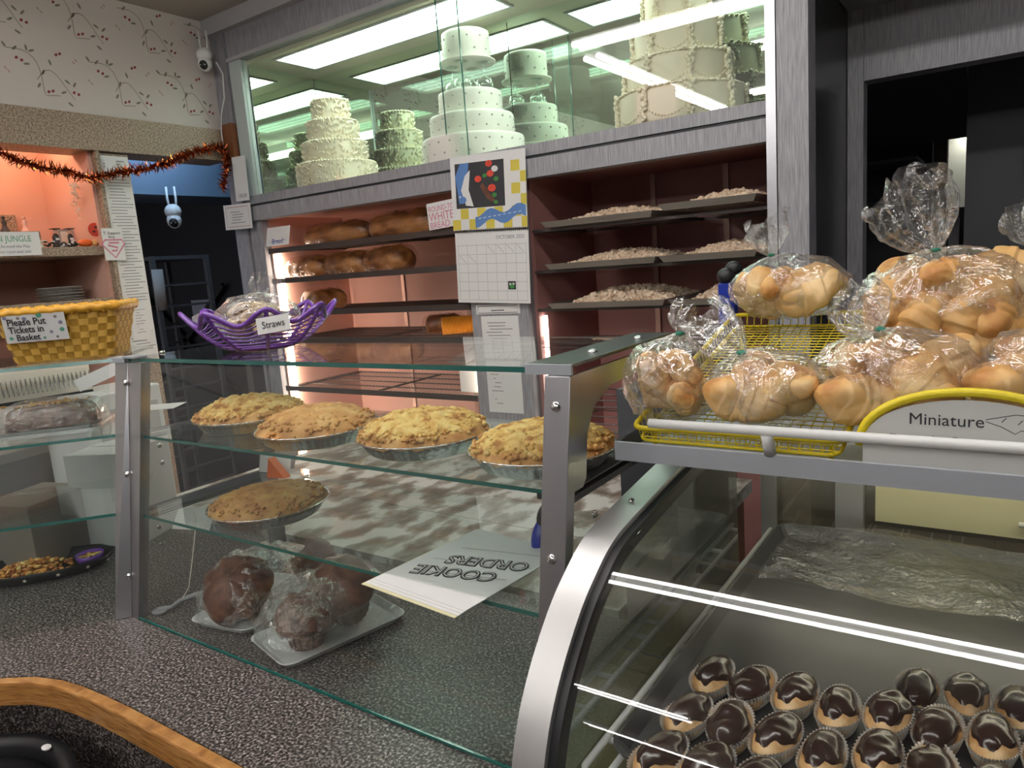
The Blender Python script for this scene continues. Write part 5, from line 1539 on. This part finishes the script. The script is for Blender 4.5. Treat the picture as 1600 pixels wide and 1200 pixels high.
def band(p, d0, d1, x0, x1, caps=True):
    a = inset(p, d0); b = inset(p, d1); n = len(p)
    mb = MB()
    vs = [(x0, y, z) for y, z in a]+[(x1, y, z) for y, z in a]+[(x0, y, z) for y, z in b]+[(x1, y, z) for y, z in b]
    fs = []
    for i in range(n-1):
        fs += [(i, n+i, n+i+1, i+1)]
        if caps: fs += [(2*n+i, 2*n+i+1, 3*n+i+1, 3*n+i), (i, i+1, 2*n+i+1, 2*n+i), (n+i+1, n+i, 3*n+i, 3*n+i+1)]
    if caps: fs += [(0, 2*n, 3*n, n), (n-1, 2*n-1, 4*n-1, 3*n-1)]
    return mb.add(vs, fs)
band(prof, 0, .030, -.450, -.408).build('end_band', m_alu, dc)
band(prof, .008, .03, -.408, -.397).build('gasket', m_black, dc)
cg = band(prof, .012, .016, -.397, .9, False).build('curved_glass', m_curve, dc, smooth=True)
MB().box((-.397, prof[-1][0]+.012, .58), (.9, prof[-1][0]+.016, .60)).build('glass_foot', m_black, dc)
ip = inset(prof, .030)
MB().yz([(y, z) for y, z in ip]+[(1.30, .58)], -.413, -.409).build('end_glass', m_side, dc)
MB().box((-.450, .56, 0), (.95, 1.5, .58)).build('base_cabinet', m_steeld, dc)
MB().box((-.41, 1.47, .58), (.95, 1.49, .86)).build('rear_panel', m_cream, dc)
fr = MB()
fr.box((-.41, 1.462, 1.215), (.95, 1.49, 1.30)); fr.box((-.41, 1.462, .86), (-.38, 1.49, 1.215)); fr.box((-.265, 1.455, .86), (-.215, 1.49, 1.215))
fr.box((.3, 1.46, .86), (.34, 1.49, 1.215))
fr.build('rear_frame', m_alu, dc)
MB().box((-.195, 1.464, 1.06), (.06, 1.472, 1.214)).build('rear_panel', m_cream, dc)
MB().box((-.38, 1.472, .86), (.3, 1.476, 1.215)).build('rear_glass', clear('rear_door', (.6, .55, .45), .1, haze=.1, hazecol=(.5, .4, .25)), dc)
MB().box((-.395, .60, .581), (.92, 1.46, .60)).build('lower_deck', m_cream, dc)
MB().box((-.4085, .62, .6), (-.405, 1.46, .98)).build('inner_liner', clear('liner', (.8, .8, .6), .15, haze=.25, hazecol=(.6, .58, .35)), dc)
# shelves: white coated wire
def coated_shelf(z, name, x0=-.397):
    mb = MB(); r = .0045
    mb.tube([(x0+.012, 1.44, z), (x0+.012, .64, z), (x0+.022, .62, z), (x0+.04, .612, z), (.9, .612, z)], r, 8)
    mb.tube([(x0+.042, 1.44, z), (x0+.042, .63, z)], r*.9, 8)
    for k in range(7):
        Y = .70+k*.12
        mb.tube([(x0+.012, Y, z-.004), (x0+.042, Y, z-.004)], r*.9, 6)
    for k in range(1, 12):
        mb.tube([(x0+.042+k*.07, .612, z-.004), (x0+.042+k*.07, 1.44, z-.004)], .0025, 6)
    for Y in (.75, 1.0, 1.25): mb.tube([(x0+.012, Y, z-.010), (.9, Y, z-.010)], .003, 6)
    return mb.build(name, m_white, dc, smooth=True)
coated_shelf(1.022, 'wire_shelf')
coated_shelf(.80, 'wire_shelf')
mb = MB()
for k in range(8): mb.tube([(.045+k*.032, 1.455, 1.09), (.045+k*.032, 1.455, 1.17)], .003, 6)
mb.tube([(.03, 1.453, 1.17), (.3, 1.453, 1.17)], .005, 6); mb.tube([(.03, 1.453, 1.09), (.3, 1.453, 1.09)], .005, 6)
mb.build('rear_wire_guard', m_white, dc, smooth=True)
MB().tube([(-.38, 1.36, 1.235), (.9, 1.36, 1.235)], .010, 8).build('case_lamp', emit('case_lamp', (1, .93, .7), 7), dc, smooth=True)
# top shelf channel and rail
MB().box((-.446, .878, 1.318), (.95, .884, 1.344)).build('top_channel', m_steelx, dc)
MB().box((-.446, .884, 1.318), (.95, 1.40, 1.324)).build('top_deck', m_steelx, dc)
MB().box((-.446, .884, 1.324), (-.441, 1.40, 1.344)).build('deck_lip', m_steeld, dc)
ps = MB()
for X in (-.42, .5): ps.box((X-.01, 1.2, 1.27), (X+.01, 1.24, 1.318))
ps.build('deck_support', m_steeld, dc)
rl = MB(); rl.tube([(-.388, .868, 1.3765), (.95, .868, 1.3765)], .0062, 10)
rl.build('guard_rail', m_white, dc, smooth=True)
for X in (-.235, .3): MB().tube([(X, .868, 1.372), (X, .882, 1.345)], .0075, 10).build('rail_post', m_white, dc, smooth=True)
for p in ((-.429, .868, 1.2525), ): screw((p[0], p[1]+.02, 1.2575), (0, -.2, 1), dc, .0045)

# eclair pan + film
pan = thing('baking_pan', 'dark sheet pan holding the chocolate eclairs', 'pan', (-.125, 1.035, 1.0275))
tm = tray_mesh(.236, .39, .022, r=.03, th=.004, flare=.010)
tm.build('pan_body', m_pan, pan, smooth=False, bevel=0)
def f(u, v):
    x = -.20+.42*u; y = .10+.25*v
    return (x, y, .030+.006*math.sin(9*u+4*v)+N3(x, y, 0, 25)*.006+(.012*max(0, v-.8)/.2))
MB().grid(f, 50, 40).build('plastic_film', clear('pan_film', (.97, .97, .97), .05, rough=.12, haze=.008, bump=(30, .8), power=2.2, top=.4, dist=.008, distort=2.4), pan, smooth=True)

def eclair_proto(seed, W=.0225, L=.041):
    o = thing('eclair', 'x', 'eclair')
    rnd = random.Random(seed)
    def bun(u, v, g=0.0):
        a = 2*PI*u; th = PI*v
        x = W*(1+g)*math.sin(th)*math.cos(a); y = L*(1+g*.6)*math.sin(th)**.9*math.sin(a); z = .019*(1+g)*math.cos(th)
        n = N3(x+seed, y, z, 55)*.003
        return Vector((x+n, y+n*.5, max(z+n, -.012)+.016))
    MB().grid(lambda u, v: bun(u, v), 28, 18, wrapu=True).build('choux_bun', m_choux, o, smooth=True)
    ic = MB()
    ph = rnd.uniform(0, 6)
    def f(u, v):
        a = 2*PI*u
        lim = .37+.03*math.sin(3*a+ph)+.03*math.sin(5*a+ph*2)+.075*math.sin(a)+.02*math.sin(9*a+ph)
        p = bun(u, lim*v, .075*(1-.55*v**6))
        p.z += .0018*(1-v**5)+N3(p.x, p.y+seed, 1, 60)*.0010*(1-v)
        p.y += .002
        return p
    ic.grid(f, 44, 14, wrapu=True)
    ic.build('chocolate_icing', m_choc, o, smooth=True)
    cp = MB(); n = 96
    vs = []
    for j, (s, z) in enumerate([(.80, 0.001), (.86, .004), (1.06, .018), (1.10, .021)]):
        for k in range(n):
            a = 2*PI*k/n; zz = (1 if k % 2 else -1)*.0012*(j >= 1)
            vs.append(((W*s+zz)*math.cos(a), (L*s*1.02+zz)*math.sin(a), z+(.004*abs(math.sin(a))+.002*math.sin(a*2+seed) if j > 1 else 0)))
    cp.add(vs, [(j*n+k, j*n+(k+1) % n, (j+1)*n+(k+1) % n, (j+1)*n+k) for j in range(3) for k in range(n)]+[tuple(range(n))])
    cp.build('paper_cup', m_cup, o)
    return o
EP = [eclair_proto(s) for s in (1, 2, 3, 4)]
spots = []
names = {0: 'backmost', 1: 'second', 2: 'third', 3: 'fourth', 4: 'front'}
rowsL = [.838, .748, .662, .59]
for j, Y in enumerate(rowsL):
    for i in range(4): spots.append((-.300+i*.0505, Y+.004*((i*7+j*3) % 3-1), 'left block', j, i))
for j, Y in enumerate((.925, .850, .768, .688)):
    for i in range(5):
        if j == 3 and i == 4: continue
        spots.append(((-.098 if j else -.074)+i*.0505-(.0 if j else 0), Y+.004*((i*5+j) % 3-1), 'right block', j, i))
rnd = random.Random(12)
word = ['first', 'second', 'third', 'fourth', 'fifth']
rown = ['back', 'second', 'third', 'front']
first = [True]*4
for k, (x, y, blk, j, i) in enumerate(spots):
    if y < .655: continue
    e = EP[k % 4]
    lab = 'chocolate-topped eclair, %s from the left in the %s row of the %s' % (word[i], rown[j], blk)
    loc = (x, y, 1.0325)
    rot = (0, 0, rnd.uniform(-.22, .12)+(PI if rnd.random() < .25 else 0))
    sc_ = rnd.uniform(.96, 1.06)
    if first[k % 4]:
        first[k % 4] = False
        e.location = loc; e.rotation_euler = rot; e['label'] = lab; e['group'] = 'eclairs in paper cups on the dark pan'
    else:
        c = copytree(e, loc, rot, lab, scale=(sc_, sc_, sc_)); c['group'] = 'eclairs in paper cups on the dark pan'

# ================================================================== YELLOW WIRE RACKS
TS = (1.472-1.362)/(1.36-.895)
def zp(Y): return 1.362+(Y-.895)*TS
def wire_tray(label, x0, x1, y0=.895, y1=1.36, arch=False):
    o = thing('wire_tray', label, 'wire tray', (0, 0, 0))
    def rim(dz, inset_=0.0):
        pts = []
        for (x, y) in rounded((x1-x0)/2-inset_, (y1-y0)/2-inset_, .015, 4):
            X = (x0+x1)/2+x; Y = (y0+y1)/2+y
            pts.append((X, Y, zp(Y)+dz))
        return pts
    MB().tube(rim(.0), .0038, 8, closed=True).build('rim', m_yellow, o, smooth=True)
    MB().tube(rim(-.020, .006), .0025, 6, closed=True).build('foot_ring', m_yellow, o, smooth=True)
    g = MB(); t = .0009
    n = int((x1-x0)/.0125)
    for k in range(1, n):
        X = x0+(x1-x0)*k/n
        g.tube([(X, y0+.002, zp(y0)), (X, y0+.006, zp(y0)-.018), (X, y1-.006, zp(y1)-.018), (X, y1-.002, zp(y1))], t, 4)
    n = int((y1-y0)/.0125)
    for k in range(1, n):
        Y = y0+(y1-y0)*k/n
        g.tube([(x0+.002, Y, zp(Y)), (x0+.006, Y, zp(Y)-.018), (x1-.006, Y, zp(Y)-.018), (x1-.002, Y, zp(Y))], t, 4)
    g.build('wire_mesh', m_yellow, o)
    lg = MB()
    for X in (x0+.02, x1-.02): lg.tube([(X, y1-.02, 1.327), (X, y1-.02, zp(y1)-.02)], .003, 6); lg.tube([(X, y0+.03, 1.327), (X, y0+.03, zp(y0+.03)-.02)], .003, 6)
    lg.build('support_leg', m_yellow, o)
    if arch:
        pts = []
        for k in range(25):
            a = PI*(1-k/24)
            pts.append(((-.028)+.108*math.cos(a), .892, 1.362+.066*math.sin(a)**.9))
        MB().tube(pts, .0052, 10).build('sign_arch', m_yellow, o, smooth=True)
    return o
wire_tray('yellow wire display tray on the left of the deli case top', -.425, -.153)
wire_tray('yellow wire display tray with the arched sign holder', -.139, .22, arch=True)
sb = thing('price_sign', 'white half-oval sign handwritten Miniature French Croissants', 'sign', (-.028, .8885, 1.362), (R(90), 0, 0))
pl = [(.104*math.cos(PI*k/24), .058*math.sin(PI*k/24)**.9) for k in range(25)]+[(-.104, -.034), (.104, -.034)]
MB().prism(pl, -.0008, .0008).build('board', M('sign_board', (.62, .62, .6), .4), sb)
textmesh('Miniature', .0185, m_ink, sb, (-.058, .029, .001), xs=1.0)
textmesh('French Croissants', .0185, m_ink, sb, (-.078, .004, .001), xs=1.0)
c_ = MB()
stroke(c_, [(.014, .038), (.026, .041), (.040, .0445), (.062, .043), (.075, .036), (.08, .026), (.072, .02), (.06, .026), (.045, .028), (.04, .024), (.028, .031), (.014, .036)], .0008, .0011)
stroke(c_, [(.028, .036), (.032, .041)], .0008, .0011); stroke(c_, [(.042, .034), (.046, .039)], .0008, .0011)
c_.build('croissant_drawing', m_ink, sb)

def bread_bag(label, c, r, neck, flare, rolls, group, seed, flr=.03, name='bread_bag'):
    o = thing(name, label, 'bag', tuple(c))
    b = bag(o, (0, 0, 0), r, tuple(Vector(neck)-Vector(c)), seed, None if flare is None else tuple(Vector(flare)-Vector(c)), flr=flr)
    nk = Vector(neck)-Vector(c)
    MB().ball(nk, (.007, .007, .0035), 10, 6).build('twist_tie', M('tie%d' % seed, (.03, .25, .16), .5), o, smooth=True)
    for k, (i, x, y, z, rx, ry, rz, s) in enumerate(sorted(rolls, key=lambda q_: q_[1])):
        lb = ORD[k] if k < len(rolls)-1 else 'rightmost'
        roll(i, tuple(Vector(c)+Vector((x, y, z))), (R(rx), R(ry), R(rz)), s, 'golden croissant roll, %s inside the %s' % (lb, group), 'rolls in the '+group)
    return o
bread_bag('bag of croissants at the front left corner of the yellow tray', (-.388, .945, 1.421), (.070, .058, .060), (-.372, .95, 1.487), (-.362, .965, 1.515),
          [(1, -.012, -.018, .012, 60, 55, 20, .72), (0, .012, .012, -.014, 10, 10, 60, .85), (2, .018, -.008, .022, 40, -20, 150, .7), (1, -.02, .015, -.02, 0, 20, -30, .75), (0, .03, -.02, -.02, 70, 30, 90, .65)], 'front left bag', 1, .024)
bread_bag('bag of croissants in front centre with its plastic top leaning left', (-.258, .950, 1.415), (.078, .058, .052), (-.285, .940, 1.462), (-.345, .960, 1.512),
          [(0, -.02, -.024, -.010, 0, 15, 12, 1.0), (2, .025, -.012, .006, 30, -10, -30, .9), (1, -.01, .012, .016, 20, 10, 60, .85), (1, .03, .015, -.012, 0, 0, 120, .8)], 'front centre bag', 2, .034)
bread_bag('bag of croissants at the raised back of the left yellow tray', (-.318, 1.33, 1.522), (.105, .06, .055), (-.345, 1.32, 1.580), (-.360, 1.32, 1.640),
          [(1, .035, -.015, -.006, 0, -20, 20, 1.25), (0, -.035, -.02, -.008, 10, 60, 80, 1.0), (2, -.008, -.01, .0, 70, 10, 70, 1.05), (0, -.065, -.005, -.008, 60, 60, 70, .8), (1, .05, .012, .005, 20, 10, 0, 1.0)], 'raised back bag', 3, .034)
bread_bag('bag of croissants just behind the arched yellow sign', (-.112, .965, 1.432), (.094, .062, .058), (-.125, .965, 1.488), (-.168, .975, 1.525),
          [(0, -.03, -.028, -.024, 0, 10, 30, 1.0), (1, .035, -.02, -.006, 10, 20, -30, .95), (2, -.045, .005, .008, 40, 30, 100, .9), (1, .0, .0, .015, 60, 20, 40, .9), (0, .05, .01, .012, 30, -40, 10, .85)], 'bag behind the sign', 4, .034)
bread_bag('tallest bag of croissants with a large loose plastic top', (-.068, 1.135, 1.500), (.118, .072, .076), (-.080, 1.120, 1.575), (-.118, 1.105, 1.668),
          [(1, -.055, -.025, .012, 30, -50, 50, 1.15), (0, -.02, -.04, -.02, 70, -50, 30, 1.15), (1, .03, -.035, -.012, 60, -60, 20, 1.2), (2, .065, -.015, .005, 40, -30, 60, 1.2), (0, .06, .0, .035, 20, 10, 0, 1.1), (1, -.04, .01, .035, 0, 20, 10, 1.0), (2, .02, -.02, .03, 30, 20, 30, 1.05), (0, .05, -.035, -.045, 70, -30, 10, 1.05)], 'tallest bag', 5, .052)
bread_bag('bag of rolls partly cut off at the right edge of the sign', (.045, .985, 1.432), (.078, .060, .055), (.06, .99, 1.49), (.07, .99, 1.52),
          [(0, -.03, -.02, -.01, 10, 10, 20, 1.05), (1, .02, -.02, .0, 20, -10, 50, 1.0), (2, .0, .01, .02, 0, 10, 0, 1.0), (1, -.02, -.01, -.03, 0, 0, 100, .9)], 'right edge bag', 6, .03)
bread_bag('crumpled bag of rolls at the back right of the yellow tray', (.085, 1.29, 1.52), (.090, .060, .058), (.028, 1.27, 1.570), (.022, 1.27, 1.625),
          [(0, -.02, -.01, 0, 10, 10, 20, 1.1), (1, .03, 0, .0, 20, -10, 50, 1.1), (2, 0, -.01, .02, 10, 30, 80, 1.0)], 'back right bag', 7, .034)
# blue / black dispenser and black object behind trays
o = thing('tape_dispenser', 'blue bottle-shaped tool with round black knobs behind the yellow tray', 'tool', (-.455, 1.42, 1.43))
MB().box((-.016, -.014, 0), (.016, .014, .085)).build('body', m_blue, o, bevel=.004)
MB().ball((-.002, -.004, .098), (.017, .017, .016), 14, 9).build('knob', m_black, o, smooth=True)
MB().ball((.010, .008, .112), (.016, .015, .014), 14, 9).build('knob', m_black, o, smooth=True)
o = thing('card_terminal', 'black card terminal with a green tab standing behind the left yellow tray', 'device', (-.505, 1.27, 1.345))
MB().box((-.045, -.03, 0), (.045, .03, .085)).build('body', m_black, o, bevel=.004)
MB().box((-.01, -.034, .05), (.03, -.031, .07)).build('green_tab', m_green, o)
tag(MB().box((-.62, 1.24, 0), (-.47, 1.44, 1.344)).build('narrow_pedestal', m_darkgrey), 'dark narrow pedestal behind the pie case end', 'pedestal')
bpy.data.objects['tape_dispenser'].location.z = 1.446
tag(MB().box((-.50, 1.405, 1.3445), (-.435, 1.437, 1.4455)).build('small_box', m_darkgrey), 'small dark box under the blue tool behind the yellow tray', 'box')

# ================================================================== FOREGROUND
o = thing('waste_bin', 'black round bin in front of the counter', 'bin', (-1.395, .262, 0))
MB().lathe([(0, 0), (.18, 0), (.215, .76), (.228, .775), (.224, .80), (.205, .803), (.198, .79), (.196, .76), (.165, .02), (0, .02)], 48).build('bin_body', m_black, o, smooth=True)
MB().lathe([(.194, .772), (.15, .784), (.08, .790), (0, .792)], 48).build('bin_lid', m_black, o, smooth=True)
sheet('paper_bag', 'kraft paper bag edge at the far left of the counter front', 'bag', (-1.60, .33, .86), (-.6, .75, 0), UZ, .13, .12, m_kraft)
tag(MB().ball((-1.40, .46, .8055), (.012, .008, .003), 8, 5).build('paper_scrap', m_paper), 'tiny white paper scrap on the bin rim', 'scrap')
